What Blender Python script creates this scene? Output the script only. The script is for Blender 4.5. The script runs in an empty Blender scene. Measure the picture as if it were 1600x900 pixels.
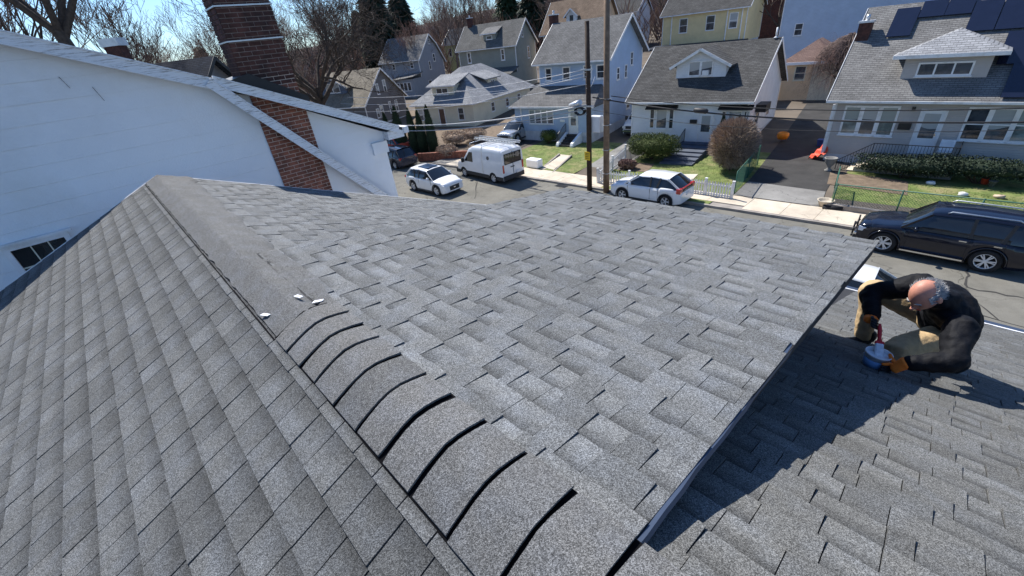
import bpy, math, random
import numpy as np
from mathutils import Vector, Matrix, noise
sc = bpy.context.scene
col = sc.collection
R = math.radians
rnd = random.Random(7)
# ---------------------------------------------------------------- camera
PIT, ROL, YAW, FPX = R(30.64), R(7.17), R(49.69), 660.0
cy_, sy_, cp_, sp_ = math.cos(YAW), math.sin(YAW), math.cos(PIT), math.sin(PIT)
FWD = Vector((-sy_ * cp_, cy_ * cp_, -sp_))
_r = Vector((cy_, sy_, 0)); _d = FWD.cross(_r)
RIGHT = math.cos(ROL) * _r + math.sin(ROL) * _d
DOWN = -math.sin(ROL) * _r + math.cos(ROL) * _d
EYE = Vector((0, 0, 9.0))
cd = bpy.data.cameras.new('camera'); cam = bpy.data.objects.new('camera', cd); col.objects.link(cam)
cd.sensor_width = 36; cd.lens = 36 * FPX / 1600; cd.clip_start = 0.05; cd.clip_end = 3000
Mc = Matrix.Identity(4)
for i in range(3):
    Mc[i][0] = RIGHT[i]; Mc[i][1] = -DOWN[i]; Mc[i][2] = -FWD[i]; Mc[i][3] = EYE[i]
cam.matrix_world = Mc
sc.camera = cam

def proj(p):
    q = Vector(p) - EYE; z = q.dot(FWD)
    if z < 0.05: return None
    return (800 + FPX * q.dot(RIGHT) / z, 450 + FPX * q.dot(DOWN) / z)
def rayd(x, y): return (x - 800) * RIGHT + (y - 450) * DOWN + FPX * FWD
def at(x, y, z=0.0):           # photo pixel -> place on the horizontal plane z
    r = rayd(x, y); return EYE + r * ((z - EYE.z) / r.z)
def atY(x, y, Y):
    r = rayd(x, y); return EYE + r * (Y / r.y)
def atD(x, y, d): return EYE + rayd(x, y) * (d / FPX)
# ---------------------------------------------------------------- light
SUN_AZ, SUN_EL = R(284), R(49)          # azimuth clockwise from +Y
w = bpy.data.worlds.new('World'); sc.world = w; w.use_nodes = True
nt = w.node_tree; nt.nodes.clear()
sky = nt.nodes.new('ShaderNodeTexSky'); sky.sky_type = 'NISHITA'; sky.sun_disc = False
sky.sun_elevation = SUN_EL; sky.sun_rotation = SUN_AZ; sky.air_density = 1.0; sky.dust_density = 0.3; sky.ozone_density = 1.5
bg = nt.nodes.new('ShaderNodeBackground'); bg.inputs[1].default_value = 0.092
out = nt.nodes.new('ShaderNodeOutputWorld')
tint = nt.nodes.new('ShaderNodeMix'); tint.data_type = 'RGBA'; tint.blend_type = 'MULTIPLY'; tint.inputs[0].default_value = 1; tint.inputs[7].default_value = (.68, .90, 1.18, 1)
nt.links.new(sky.outputs[0], tint.inputs[6]); nt.links.new(tint.outputs[2], bg.inputs[0]); nt.links.new(bg.outputs[0], out.inputs[0])
sd = bpy.data.lights.new('sun', 'SUN'); sd.energy = 5.0; sd.angle = R(0.55); sd.color = (1.0, 0.962, 0.905)
sun = bpy.data.objects.new('sun', sd); col.objects.link(sun)
Lsun = Vector((math.sin(SUN_AZ) * math.cos(SUN_EL), math.cos(SUN_AZ) * math.cos(SUN_EL), math.sin(SUN_EL)))
sun.rotation_euler = Lsun.to_track_quat('Z', 'Y').to_euler(); sun.location = (0, 0, 60)
sc.view_settings.view_transform = 'Standard'; sc.view_settings.look = 'None'
sc.view_settings.exposure = 0.55; sc.view_settings.gamma = 1.0
# ---------------------------------------------------------------- materials
MAT = {}
class NT:
    def __init__(s, name):
        s.m = bpy.data.materials.new(name); s.m.use_nodes = True; s.t = s.m.node_tree
        s.b = s.t.nodes['Principled BSDF']; MAT[name] = s.m
    def n(s, typ, **k):
        nd = s.t.nodes.new(typ)
        for a, v in k.items():
            if a.startswith('i_'): nd.inputs[int(a[2:]) if a[2:].isdigit() else a[2:].replace('_', ' ')].default_value = v
            else: setattr(nd, a, v)
        return nd
    def l(s, a, b): s.t.links.new(a, b)
    def math(s, op, a, b=None, c=None):
        nd = s.n('ShaderNodeMath', operation=op)
        for i, v in enumerate((a, b, c)):
            if v is None: continue
            if hasattr(v, 'links'): s.l(v, nd.inputs[i])
            else: nd.inputs[i].default_value = v
        return nd.outputs[0]
    def ramp(s, fac, pts, interp='LINEAR'):
        nd = s.n('ShaderNodeValToRGB'); cr = nd.color_ramp; cr.interpolation = interp
        while len(cr.elements) > len(pts): cr.elements.remove(cr.elements[-1])
        while len(cr.elements) < len(pts): cr.elements.new(0.5)
        for e, (p, c) in zip(cr.elements, pts):
            e.position = p; e.color = (*c, 1) if not isinstance(c, (int, float)) else (c, c, c, 1)
        s.l(fac, nd.inputs[0]); return nd.outputs[0]
    def noise(s, vec, scale, detail=4, rough=.55):
        nd = s.n('ShaderNodeTexNoise'); nd.inputs['Scale'].default_value = scale
        nd.inputs['Detail'].default_value = detail; nd.inputs['Roughness'].default_value = rough
        if vec is not None: s.l(vec, nd.inputs['Vector'])
        return nd.outputs[0]
    def mix(s, fac, a, b, blend='MIX'):
        nd = s.n('ShaderNodeMix', data_type='RGBA', blend_type=blend)
        for i, v in ((0, fac), (6, a), (7, b)):
            if hasattr(v, 'links'): s.l(v, nd.inputs[i])
            elif isinstance(v, (int, float)): nd.inputs[i].default_value = v if i == 0 else (v, v, v, 1)
            else: nd.inputs[i].default_value = (*v, 1)
        return nd.outputs[2]
    def bump(s, h, dist, strength=1.0):
        nd = s.n('ShaderNodeBump'); nd.inputs['Strength'].default_value = strength; nd.inputs['Distance'].default_value = dist
        s.l(h, nd.inputs['Height']); s.l(nd.outputs[0], s.b.inputs['Normal'])
    def col(s, c):
        if hasattr(c, 'links'): s.l(c, s.b.inputs['Base Color'])
        else: s.b.inputs['Base Color'].default_value = (*c, 1)
    def facec(s):              # (along the face, height) in object space
        tc = s.n('ShaderNodeTexCoord'); sx = s.n('ShaderNodeSeparateXYZ'); s.l(tc.outputs['Object'], sx.inputs[0])
        sn = s.n('ShaderNodeSeparateXYZ'); s.l(tc.outputs['Normal'], sn.inputs[0])
        side = s.math('GREATER_THAN', s.math('ABSOLUTE', sn.outputs[0]), s.math('ABSOLUTE', sn.outputs[1]))
        h = s.math('ADD', s.math('MULTIPLY', sx.outputs[0], s.math('SUBTRACT', 1.0, side)), s.math('MULTIPLY', sx.outputs[1], side))
        cb = s.n('ShaderNodeCombineXYZ'); s.l(h, cb.inputs[0]); s.l(sx.outputs[2], cb.inputs[1]); return cb.outputs[0], sx.outputs[2]
    def pos(s): return s.n('ShaderNodeNewGeometry').outputs['Position']

def pm(name, c, rough=.7, var=.18, scale=3., bump=0., bscale=60., metal=0., spec=.4, coat=0., dirt=None, dirts=1.5):
    if name in MAT: return MAT[name]
    t = NT(name); t.b.inputs['Roughness'].default_value = rough; t.b.inputs['Metallic'].default_value = metal
    t.b.inputs['Specular IOR Level'].default_value = spec; t.b.inputs['Coat Weight'].default_value = coat
    p = t.pos()
    f = t.noise(p, scale, 5); c2 = tuple(max(0, v * (1 - var)) for v in c); c1 = tuple(min(1, v * (1 + var)) for v in c)
    cc = t.ramp(f, [(.3, c2), (.7, c1)])
    if dirt:
        g = t.ramp(t.noise(p, dirts, 6, .65), [(.48, 0.), (.7, 1.)]); cc = t.mix(g, cc, dirt)
    t.col(cc)
    if bump: t.bump(t.noise(p, bscale, 4), bump)
    return t.m

def shingle_mat(name, dark, light, warm):
    t = NT(name); t.b.inputs['Roughness'].default_value = .92; t.b.inputs['Specular IOR Level'].default_value = .25
    p = t.pos(); a = t.n('ShaderNodeAttribute', attribute_name='tone'); uv = t.n('ShaderNodeTexCoord').outputs['UV']
    su = t.n('ShaderNodeSeparateXYZ'); t.l(uv, su.inputs[0])
    base = t.ramp(a.outputs['Fac'], [(0, dark), (.55, light), (1, warm)])
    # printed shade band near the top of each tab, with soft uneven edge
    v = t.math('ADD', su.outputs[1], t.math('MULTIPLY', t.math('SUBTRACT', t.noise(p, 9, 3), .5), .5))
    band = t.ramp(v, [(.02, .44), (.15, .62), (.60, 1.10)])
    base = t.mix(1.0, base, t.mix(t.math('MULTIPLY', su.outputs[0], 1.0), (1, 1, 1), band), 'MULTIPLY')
    mid = t.mix(t.ramp(t.noise(p, 7.5, 3), [(.42, 0.), (.72, 1.)]), (1, 1, 1), (1.14, 1.18, 1.26)); base = t.mix(1.0, base, mid, 'MULTIPLY'); big = t.ramp(t.noise(p, .9, 4), [(.3, .90), (.7, 1.08)]); base = t.mix(1.0, base, big, 'MULTIPLY')
    vo = t.n('ShaderNodeTexVoronoi', feature='F1'); vo.inputs['Scale'].default_value = 430; t.l(p, vo.inputs['Vector'])
    g1 = t.ramp(t.n('ShaderNodeSeparateColor').outputs[0] if 0 else vo.outputs['Color'], [(.18, .38), (.5, .85), (.85, 1.75)])
    vo2 = t.n('ShaderNodeTexVoronoi', feature='F1'); vo2.inputs['Scale'].default_value = 190; t.l(p, vo2.inputs['Vector'])
    g2 = t.ramp(vo2.outputs['Color'], [(.2, .84), (.8, 1.16)])
    c = t.mix(1.0, t.mix(1.0, base, g1, 'MULTIPLY'), g2, 'MULTIPLY'); t.col(c)
    t.bump(vo.outputs['Distance'], .0012, .6)
    return t.m
shingle_mat('shingle', (.068, .070, .0695), (.164, .168, .167), (.150, .147, .139))
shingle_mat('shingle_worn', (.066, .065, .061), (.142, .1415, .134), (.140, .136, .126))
shingle_mat('shingle_shaded', (.060, .0605, .0585), (.132, .134, .131), (.130, .127, .12))  # left slope copy, its weaker sunlight put into the colour
shingle_mat('cap_shingle', (.112, .112, .109), (.142, .141, .137), (.144, .141, .134))

def far_roof(name, c, c2, rowh=.085, colw=.3):
    t = NT(name); t.b.inputs['Roughness'].default_value = .95; t.b.inputs['Specular IOR Level'].default_value = .06
    vec, z = t.facec()
    br = t.n('ShaderNodeTexBrick'); t.l(vec, br.inputs['Vector']); br.inputs['Scale'].default_value = 1
    br.inputs['Brick Width'].default_value = colw; br.inputs['Row Height'].default_value = rowh; br.inputs['Mortar Size'].default_value = .012
    br.inputs['Color1'].default_value = (*c, 1); br.inputs['Color2'].default_value = (*c2, 1)
    br.inputs['Mortar'].default_value = (c[0] * .6, c[1] * .6, c[2] * .6, 1); br.inputs['Bias'].default_value = -.1
    p = t.pos(); g = t.ramp(t.noise(p, .8, 6, .7), [(.3, .75), (.7, 1.2)]); g2 = t.ramp(t.noise(p, 25, 3), [(.3, .75), (.7, 1.25)])
    t.col(t.mix(1.0, t.mix(1.0, br.outputs[0], g, 'MULTIPLY'), g2, 'MULTIPLY'))
    fr = t.math('FRACT', t.math('DIVIDE', z, rowh)); t.bump(t.math('SUBTRACT', 1.0, fr), .02, .8)
    return t.m
far_roof('roof_charcoal', (.085, .083, .080), (.12, .118, .114)); far_roof('roof_grey', (.19, .185, .178), (.25, .245, .235))
far_roof('roof_light', (.27, .275, .285), (.36, .365, .375)); far_roof('roof_tan', (.27, .24, .19), (.34, .30, .24)); far_roof('roof_brown', (.20, .15, .11), (.26, .19, .14))
far_roof('roof_olivegrey', (.15, .145, .135), (.19, .185, .17)); far_roof('roof_dark', (.05, .055, .065), (.07, .075, .09)); far_roof('roof_shaded', (.018, .022, .032), (.028, .034, .048)); far_roof('roof_red', (.20, .135, .115), (.26, .18, .15))
far_roof('roof_mid', (.15, .148, .145), (.20, .197, .193))

def siding(name, c, h=.12, dirt=.12):
    t = NT(name); t.b.inputs['Roughness'].default_value = .55; t.b.inputs['Specular IOR Level'].default_value = .3
    vec, z = t.facec(); p = t.pos()
    fr = t.math('FRACT', t.math('DIVIDE', z, h)); t.bump(t.math('SUBTRACT', 1.0, fr), .02, .9)
    g = t.ramp(t.noise(p, 1.1, 6, .65), [(.3, 1 - dirt), (.7, 1.04)]); t.col(t.mix(1.0, c, g, 'MULTIPLY')); return t.m
siding('siding_white', (.78, .79, .80)); siding('siding_blue', (.42, .53, .68)); siding('siding_grey', (.30, .32, .36)); siding('siding_darkgrey', (.17, .165, .17))
siding('siding_olive', (.29, .30, .26)); siding('siding_cream', (.72, .67, .52)); siding('siding_yellow', (.76, .61, .33)); siding('siding_taupe', (.50, .455, .42))
siding('siding_tan', (.60, .46, .33)); siding('siding_paleblue', (.50, .58, .68)); siding('siding_lime', (.62, .66, .34)); siding('siding_sage', (.47, .52, .50)); siding('siding_gold', (.80, .60, .38)); siding('siding_navy', (.12, .16, .24))
pm('trim_white', (.80, .80, .80), .45, .06, 3, dirt=(.62, .6, .57), dirts=2.5)
pm('stucco_white', (.86, .87, .88), .85, .03, 1.2, .004, 35, dirt=(.80, .80, .79), dirts=.7)
pm('foundation', (.55, .57, .60), .85, .15, 2, .004, 30)
pm('deck_dark', (.03, .03, .032), .9, .3, 20)
pm('metal_drip', (.075, .10, .15), .45, .15, 6, metal=.5)
pm('metal_light', (.62, .64, .66), .4, .12, 4, metal=.6)
pm('black_metal', (.02, .02, .022), .45, .2, 9)
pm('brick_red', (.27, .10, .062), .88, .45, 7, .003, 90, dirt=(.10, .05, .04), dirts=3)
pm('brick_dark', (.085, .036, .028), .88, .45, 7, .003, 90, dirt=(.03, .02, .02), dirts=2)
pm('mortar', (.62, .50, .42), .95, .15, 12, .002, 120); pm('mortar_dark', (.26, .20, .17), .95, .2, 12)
pm('asphalt_old', (.205, .205, .190), .92, .14, .9, .006, 60, dirt=(.26, .255, .235), dirts=.5)
pm('asphalt_dark', (.042, .040, .038), .9, .3, 1.2, .006, 60)
pm('concrete_old', (.62, .545, .44), .9, .14, 1.3, .004, 50, dirt=(.38, .34, .28), dirts=.9)
pm('concrete_grey_old', (.36, .35, .33), .9, .15, 1.3, .004, 50, dirt=(.22, .21, .2), dirts=.8)
pm('curb_stone', (.30, .27, .24), .9, .25, 2.2, .006, 40)
pm('lawn', (.135, .175, .045), .95, .35, 2.2, .02, 25, dirt=(.27, .235, .11), dirts=1.1)
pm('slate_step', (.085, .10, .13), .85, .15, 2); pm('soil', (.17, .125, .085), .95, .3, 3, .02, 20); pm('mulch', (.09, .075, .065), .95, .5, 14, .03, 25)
pm('grass_blade', (.16, .235, .05), .8, .4, 3); pm('hillside', (.13, .105, .08), .95, .35, .3, dirt=(.085, .07, .055), dirts=.1)
pm('bark', (.075, .058, .046), .95, .35, 6, .01, 18); pm('bark_light', (.15, .12, .105), .95, .3, 6, .01, 18); pm('twig', (.16, .115, .095), .95, .3, 2); pm('twig_red', (.22, .135, .11), .95, .3, 2)
pm('twig_tan', (.36, .27, .20), .9, .3, 6); pm('evergreen', (.035, .060, .022), .8, .45, 4); pm('evergreen_dark', (.020, .036, .018), .8, .4, 4); pm('yew', (.06, .085, .015), .8, .45, 5); pm('leaf_yellow', (.24, .26, .04), .7, .3, 4)
pm('arborvitae', (.028, .045, .018), .85, .4, 6)
pm('pole_dark', (.055, .036, .026), .9, .3, 5, .006, 20); pm('pole_brown', (.20, .135, .09), .9, .28, 4, .006, 18)
pm('twig_dark', (.085, .066, .055), .95, .3, 2)
pm('wire_pale', (.35, .36, .38), .4, .1); pm('wire_dark', (.025, .025, .028), .6, .1)
pm('plastic_blue', (.03, .07, .25), .5, .2); pm('tarp_red', (.75, .10, .05), .6, .2, 4, .01, 20); pm('pumpkin', (.85, .28, .02), .5, .15, 5)
pm('yellow_sign', (.85, .55, .03), .5, .1); pm('rubber', (.018, .018, .02), .85, .2, 20); pm('rim', (.72, .73, .75), .3, .1, metal=.35)
pm('paint_black', (.006, .008, .018), .16, .1, 2, spec=.35, coat=.5); pm('paint_white', (.80, .81, .82), .22, .03, 2, coat=.6); pm('paint_navy', (.012, .018, .045), .2, .1, coat=.8); pm('paint_silver', (.42, .43, .44), .25, .05, metal=.6, coat=.8)
pm('car_glass', (.012, .015, .018), .04, .1, spec=.9); pm('lamp_clear', (.75, .77, .8), .12, .05, spec=.8); pm('lamp_red', (.45, .015, .012), .15, .1, spec=.7, coat=.8); pm('chrome', (.75, .76, .78), .12, .05, metal=1.); pm('plastic_dark', (.03, .031, .034), .6, .15)
pm('solar', (.012, .016, .035), .12, .1, spec=.7); pm('door_white', (.74, .76, .78), .4, .04); pm('door_brown', (.10, .05, .035), .5, .2)
pm('jacket', (.007, .0075, .010), .7, .3, 20, .004, 40, spec=.18); pm('trousers', (.50, .36, .20), .8, .15, 25, .003, 70); pm('boot', (.02, .019, .018), .6, .2)
pm('skin', (.58, .26, .18), .5, .12, 30, .0012, 160); pm('hair', (.42, .41, .40), .8, .3, 60, .003, 120); pm('glove_orange', (.90, .20, .02), .75, .12, 30, .002, 90); pm('glove_black', (.02, .02, .022), .6, .3, 40)
pm('tub_white', (.82, .83, .85), .4, .05, 20); pm('tub_shade', (.22, .42, .72), .4, .15, 20); pm('handle_red', (.72, .03, .04), .35, .1); pm('bristle', (.84, .85, .87), .8, .15, 40, .003, 120)
pm('curtain', (.55, .55, .52), .9, .15, 6)

def glass_mat(name, c, blind=None):
    t = NT(name); t.b.inputs['Roughness'].default_value = .06; t.b.inputs['Specular IOR Level'].default_value = .7
    tc = t.n('ShaderNodeTexCoord'); sx = t.n('ShaderNodeSeparateXYZ'); t.l(tc.outputs['Generated'], sx.inputs[0])
    cc = t.mix(t.ramp(t.noise(t.pos(), 2.2, 3), [(.4, 0.), (.62, 1.)]), c, tuple(v * 1.9 + .02 for v in c))
    if blind:
        st = t.math('GREATER_THAN', t.math('ADD', sx.outputs[2], t.math('MULTIPLY', t.math('SUBTRACT', t.noise(t.pos(), .6, 1), .5), .8)), .45)
        fr = t.math('GREATER_THAN', t.math('FRACT', t.math('MULTIPLY', sx.outputs[2], 22)), .3)
        cc = t.mix(st, cc, t.mix(fr, tuple(v * .8 for v in blind), blind))
    t.col(cc); return t.m
glass_mat('pane_dark', (.02, .026, .034)); glass_mat('pane_blind', (.05, .06, .07), (.42, .44, .44)); glass_mat('pane_teal', (.10, .13, .13), (.30, .35, .34)); glass_mat('pane_room', (.006, .007, .007))

def ground_mat(name, c, c2, crackw, cscale, speck=.35):
    t = NT(name); t.b.inputs['Roughness'].default_value = .92; t.b.inputs['Specular IOR Level'].default_value = .2; p = t.pos()
    wp = t.n('ShaderNodeVectorMath', operation='ADD'); nz = t.n('ShaderNodeTexNoise'); nz.inputs['Scale'].default_value = 1.3; nz.inputs['Detail'].default_value = 5; t.l(p, nz.inputs['Vector'])
    sc3 = t.n('ShaderNodeVectorMath', operation='SCALE'); sc3.inputs[3].default_value = 1.1; t.l(nz.outputs['Color'], sc3.inputs[0]); t.l(p, wp.inputs[0]); t.l(sc3.outputs[0], wp.inputs[1])
    vo = t.n('ShaderNodeTexVoronoi', feature='DISTANCE_TO_EDGE'); vo.inputs['Scale'].default_value = cscale; t.l(wp.outputs[0], vo.inputs['Vector'])
    cr = t.ramp(vo.outputs['Distance'], [(0, .42), (crackw, 1.0)]); on = t.ramp(t.noise(p, .35, 2), [(.45, 0.), (.55, 1.)]); cr = t.mix(on, 1.0, cr)
    base = t.ramp(t.noise(p, .55, 7, .68), [(.34, c), (.66, c2)]); sp = t.ramp(t.noise(p, 42, 4, .75), [(.3, 1 - speck), (.7, 1 + speck * .6)]); st = t.ramp(t.noise(p, 1.9, 6, .7), [(.60, 1.0), (.74, .72)])
    t.col(t.mix(1.0, t.mix(1.0, t.mix(1.0, base, sp, 'MULTIPLY'), cr, 'MULTIPLY'), st, 'MULTIPLY')); t.bump(t.noise(p, 60, 4), .004); return t.m
ground_mat('asphalt', (.150, .143, .123), (.222, .212, .182), .012, .45); ground_mat('concrete', (.50, .43, .34), (.68, .60, .48), .010, .8, .14); ground_mat('concrete_grey', (.20, .193, .18), (.31, .30, .28), .010, .7, .18)
def chipped():
    t = NT('paint_chipped'); t.b.inputs['Roughness'].default_value = .85
    p = t.pos(); mp = t.n('ShaderNodeMapping'); mp.inputs['Rotation'].default_value = (R(28), 0, 0); mp.inputs['Scale'].default_value = (6, .9, 19); t.l(p, mp.inputs['Vector'])
    f = t.noise(mp.outputs[0], 4.0, 9, .74); wood = t.ramp(t.noise(mp.outputs[0], 6, 5), [(.3, (.22, .20, .18)), (.7, (.46, .44, .42))])
    k = t.ramp(f, [(.53, 0.), (.60, 1.)]); t.col(t.mix(k, (.80, .81, .82), wood)); t.bump(k, .003, -1); return t.m
chipped()
# ---------------------------------------------------------------- mesh helpers
class MB:
    def __init__(s): s.v = []; s.f = []; s.mi = []; s.sm = []
    def add(s, vs, fs, mi=0, M=None, smooth=False):
        o = len(s.v)
        s.v += [tuple(M @ Vector(v)) for v in vs] if M is not None else [tuple(v) for v in vs]
        s.f += [tuple(i + o for i in f) for f in fs]; s.mi += [mi] * len(fs); s.sm += [smooth] * len(fs); return s
    def box(s, x0, x1, y0, y1, z0, z1, mi=0, M=None):
        return s.add([(x0, y0, z0), (x1, y0, z0), (x1, y1, z0), (x0, y1, z0), (x0, y0, z1), (x1, y0, z1), (x1, y1, z1), (x0, y1, z1)],
                     [(0, 3, 2, 1), (4, 5, 6, 7), (0, 1, 5, 4), (1, 2, 6, 5), (2, 3, 7, 6), (3, 0, 4, 7)], mi, M)
    def rbox(s, x0, x1, y0, y1, z0, z1, r, mi=0, M=None):      # box with chamfered long edges
        vs = []; fs = []
        ring = lambda z, i: [(x0 + r + i, y0 + i, z), (x1 - r - i, y0 + i, z), (x1 - i, y0 + r + i, z), (x1 - i, y1 - r - i, z), (x1 - r - i, y1 - i, z), (x0 + r + i, y1 - i, z), (x0 + i, y1 - r - i, z), (x0 + i, y0 + r + i, z)]
        for z, i in ((z0, r * .7), (z0 + r, 0), (z1 - r, 0), (z1, r * .7)): vs += ring(z, i)
        for k in range(3):
            for j in range(8): a = k * 8 + j; b = k * 8 + (j + 1) % 8; fs.append((a, b, b + 8, a + 8))
        fs += [tuple(range(7, -1, -1)), tuple(range(24, 32))]
        return s.add(vs, fs, mi, M)
    def beam(s, p, q, w, h, mi=0, up=(0, 0, 1), M=None):
        p = Vector(p); q = Vector(q); d = (q - p).normalized(); u = Vector(up)
        sd_ = d.cross(u)
        if sd_.length < 1e-4: sd_ = d.cross(Vector((0, 1, 0)))
        sd_.normalize(); u = sd_.cross(d).normalized(); vs = []
        for c in (p, q):
            for a, b in ((-1, -1), (1, -1), (1, 1), (-1, 1)): vs.append(c + sd_ * (a * w / 2) + u * (b * h / 2))
        return s.add(vs, [(0, 1, 2, 3), (7, 6, 5, 4), (0, 4, 5, 1), (1, 5, 6, 2), (2, 6, 7, 3), (3, 7, 4, 0)], mi, M)
    def prism(s, poly, a, b, axis='x', mi=0, M=None):           # poly in the two other axes, extruded from a to b
        n = len(poly); f = {'x': lambda p, t: (t, p[0], p[1]), 'y': lambda p, t: (p[0], t, p[1]), 'z': lambda p, t: (p[0], p[1], t)}[axis]
        vs = [f(p, a) for p in poly] + [f(p, b) for p in poly]
        area = sum(poly[i][0] * poly[(i + 1) % n][1] - poly[(i + 1) % n][0] * poly[i][1] for i in range(n))
        fl = (area > 0) ^ (axis == 'y') ^ (b < a)
        fs = [tuple(range(n - 1, -1, -1)), tuple(range(n, 2 * n))] + [(i, (i + 1) % n, n + (i + 1) % n, n + i) for i in range(n)]
        if not fl: fs = [t[::-1] for t in fs]
        return s.add(vs, fs, mi, M)
    def tube(s, pts, rad, n=6, mi=0, M=None, cap=True, smooth=True):
        pts = [Vector(p) for p in pts]; k = len(pts)
        if isinstance(rad, (int, float)): rad = [rad] * k
        vs = []; fs = []; ref = None
        for i, p in enumerate(pts):
            d = (pts[min(i + 1, k - 1)] - pts[max(i - 1, 0)]); d = d.normalized() if d.length > 1e-9 else Vector((0, 0, 1))
            if ref is None: ref = d.orthogonal().normalized()
            a = (ref - d * ref.dot(d)); a = a.normalized() if a.length > 1e-5 else d.orthogonal().normalized(); ref = a; b = d.cross(a)
            for j in range(n): t = 2 * math.pi * j / n; vs.append(p + (a * math.cos(t) + b * math.sin(t)) * rad[i])
        for i in range(k - 1):
            for j in range(n): fs.append((i * n + j, i * n + (j + 1) % n, (i + 1) * n + (j + 1) % n, (i + 1) * n + j))
        s.add(vs, fs, mi, M, smooth)
        if cap: o = len(s.v) - len(vs); s.f += [tuple(o + j for j in range(n - 1, -1, -1)), tuple(o + (k - 1) * n + j for j in range(n))]; s.mi += [mi] * 2; s.sm += [False] * 2
        return s
    def lathe(s, prof, n=16, mi=0, M=None, smooth=True, close=False):     # profile [(r, z)]
        vs = []; fs = []; k = len(prof)
        for r, z in prof:
            for j in range(n): t = 2 * math.pi * j / n; vs.append((r * math.cos(t), r * math.sin(t), z))
        for i in range(k - 1 + (1 if close else 0)):
            for j in range(n): a = i * n; b = ((i + 1) % k) * n; fs.append((a + j, a + (j + 1) % n, b + (j + 1) % n, b + j))
        s.add(vs, fs, mi, M, smooth); o = len(s.v) - len(vs)
        if not close: s.f += [tuple(o + j for j in range(n - 1, -1, -1)), tuple(o + (k - 1) * n + j for j in range(n))]; s.mi += [mi] * 2; s.sm += [False] * 2
        return s
    def grid(s, nx, ny, fn, mi=0, smooth=True, M=None):
        vs = [fn(i / nx, j / ny) for j in range(ny + 1) for i in range(nx + 1)]
        fs = [(j * (nx + 1) + i, j * (nx + 1) + i + 1, (j + 1) * (nx + 1) + i + 1, (j + 1) * (nx + 1) + i) for j in range(ny) for i in range(nx)]
        return s.add(vs, fs, mi, M, smooth)
    def ball(s, c, r, nu=12, nv=8, mi=0, jit=0., M=None):
        rx, ry, rz = (r, r, r) if isinstance(r, (int, float)) else r
        vs = []
        for i in range(nv + 1):
            a = math.pi * i / nv
            for j in range(nu):
                b = 2 * math.pi * j / nu; k = 1 + jit * (rnd.random() - .5)
                vs.append((c[0] + rx * k * math.sin(a) * math.cos(b), c[1] + ry * k * math.sin(a) * math.sin(b), c[2] + rz * k * math.cos(a)))
        fs = [(i * nu + j, (i + 1) * nu + j, (i + 1) * nu + (j + 1) % nu, i * nu + (j + 1) % nu) for i in range(nv) for j in range(nu)]
        return s.add(vs, fs, mi, M, True)
    def mesh(s, name, mats):
        me = bpy.data.meshes.new(name); me.from_pydata(s.v, [], s.f)
        for m in (mats if isinstance(mats, (list, tuple)) else [mats]): me.materials.append(MAT[m])
        me.polygons.foreach_set('material_index', s.mi); me.polygons.foreach_set('use_smooth', s.sm); me.update(); return me
    def build(s, name, mats, parent=None, label=None, kind=None):
        return obj(name, s.mesh(name, mats), parent, label, kind)
def obj(name, me, parent=None, label=None, kind=None, M=None):
    o = bpy.data.objects.new(name, me); col.objects.link(o)
    if parent is not None: o.parent = parent
    if M is not None: o.matrix_local = M
    if label: o['label'] = label
    if kind: o['kind'] = kind
    return o
def thing(name, label, cat, loc=(0, 0, 0), rz=0, group=None):
    o = bpy.data.objects.new(name, None); col.objects.link(o); o.location = loc; o.rotation_euler = (0, 0, rz); o.empty_display_size = .3
    o['label'] = label; o['category'] = cat
    if group: o['group'] = group
    return o
def tag(o, label, cat, group=None):
    o['label'] = label; o['category'] = cat
    if group: o['group'] = group
    return o
def kids(o): return [c for c in bpy.data.objects if c.parent == o]
def copy_tree(o, parent=None, label=None, loc=None, rz=None, scale=None, cache={}):
    c = o.copy(); col.objects.link(c); c.parent = parent
    if parent is not None: c.matrix_parent_inverse = o.matrix_parent_inverse.copy()
    if label: c['label'] = label
    if loc is not None: c.location = loc
    if rz is not None: c.rotation_euler = (0, 0, rz)
    if scale is not None: c.scale = scale if hasattr(scale, '__len__') else (scale,) * 3
    if o.name not in cache: cache[o.name] = kids(o)
    for ch in cache[o.name]: copy_tree(ch, c)
    return c
def struct(name, mb, mats): return mb.build(name, mats, None, None, 'structure')
def frame(o, x, z):                 # basis with origin o, x right, z up(normal), y = z cross x
    x = Vector(x).normalized(); z = Vector(z).normalized(); y = z.cross(x); M = Matrix.Identity(4)
    for i in range(3): M[i][0] = x[i]; M[i][1] = y[i]; M[i][2] = z[i]; M[i][3] = o[i]
    return M
pm('black_felt', (.004, .004, .005), .95, .2, 20, spec=.1)
def shift(mb, d): mb.v = [(v[0] + d[0], v[1] + d[1], v[2] + d[2]) for v in mb.v]; return mb
# ================================================================= the roof we stand on
HB = Vector((-2.0, .4, 0)); NB = -HB
own = thing('shingled_house', 'grey shingled house in the foreground, its ridge and dormer roof filling the photo', 'house', HB)
YR, ZR = .399, 7.87
TL, TR, TD = math.tan(R(23.5)), math.tan(R(22)), math.tan(R(9))
def zL(y): return ZR + (y - YR) * TL
def zR(y): return ZR - (y - YR) * TR
def zD(y): return 7.842 - (y - .54) * TD
XA, XB = -7.72, 3.6
def deck(name, pts_y, zf, x0, x1, th=.12, sag=None):
    mb = MB(); vs = []
    y0, y1 = pts_y
    for x in (x0, x1):
        for y in (y0, y1): vs += [(x, y, zf(y)), (x, y, zf(y) - th)]
    mb.add(vs, [(0, 2, 6, 4), (1, 5, 7, 3), (0, 1, 3, 2), (4, 6, 7, 5), (0, 4, 5, 1), (2, 3, 7, 6)])
    return shift(mb, NB).build(name, 'deck_dark', own)
dkL = deck('roof_slope', (YR, -7.0), zL, XA, XB)
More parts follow.
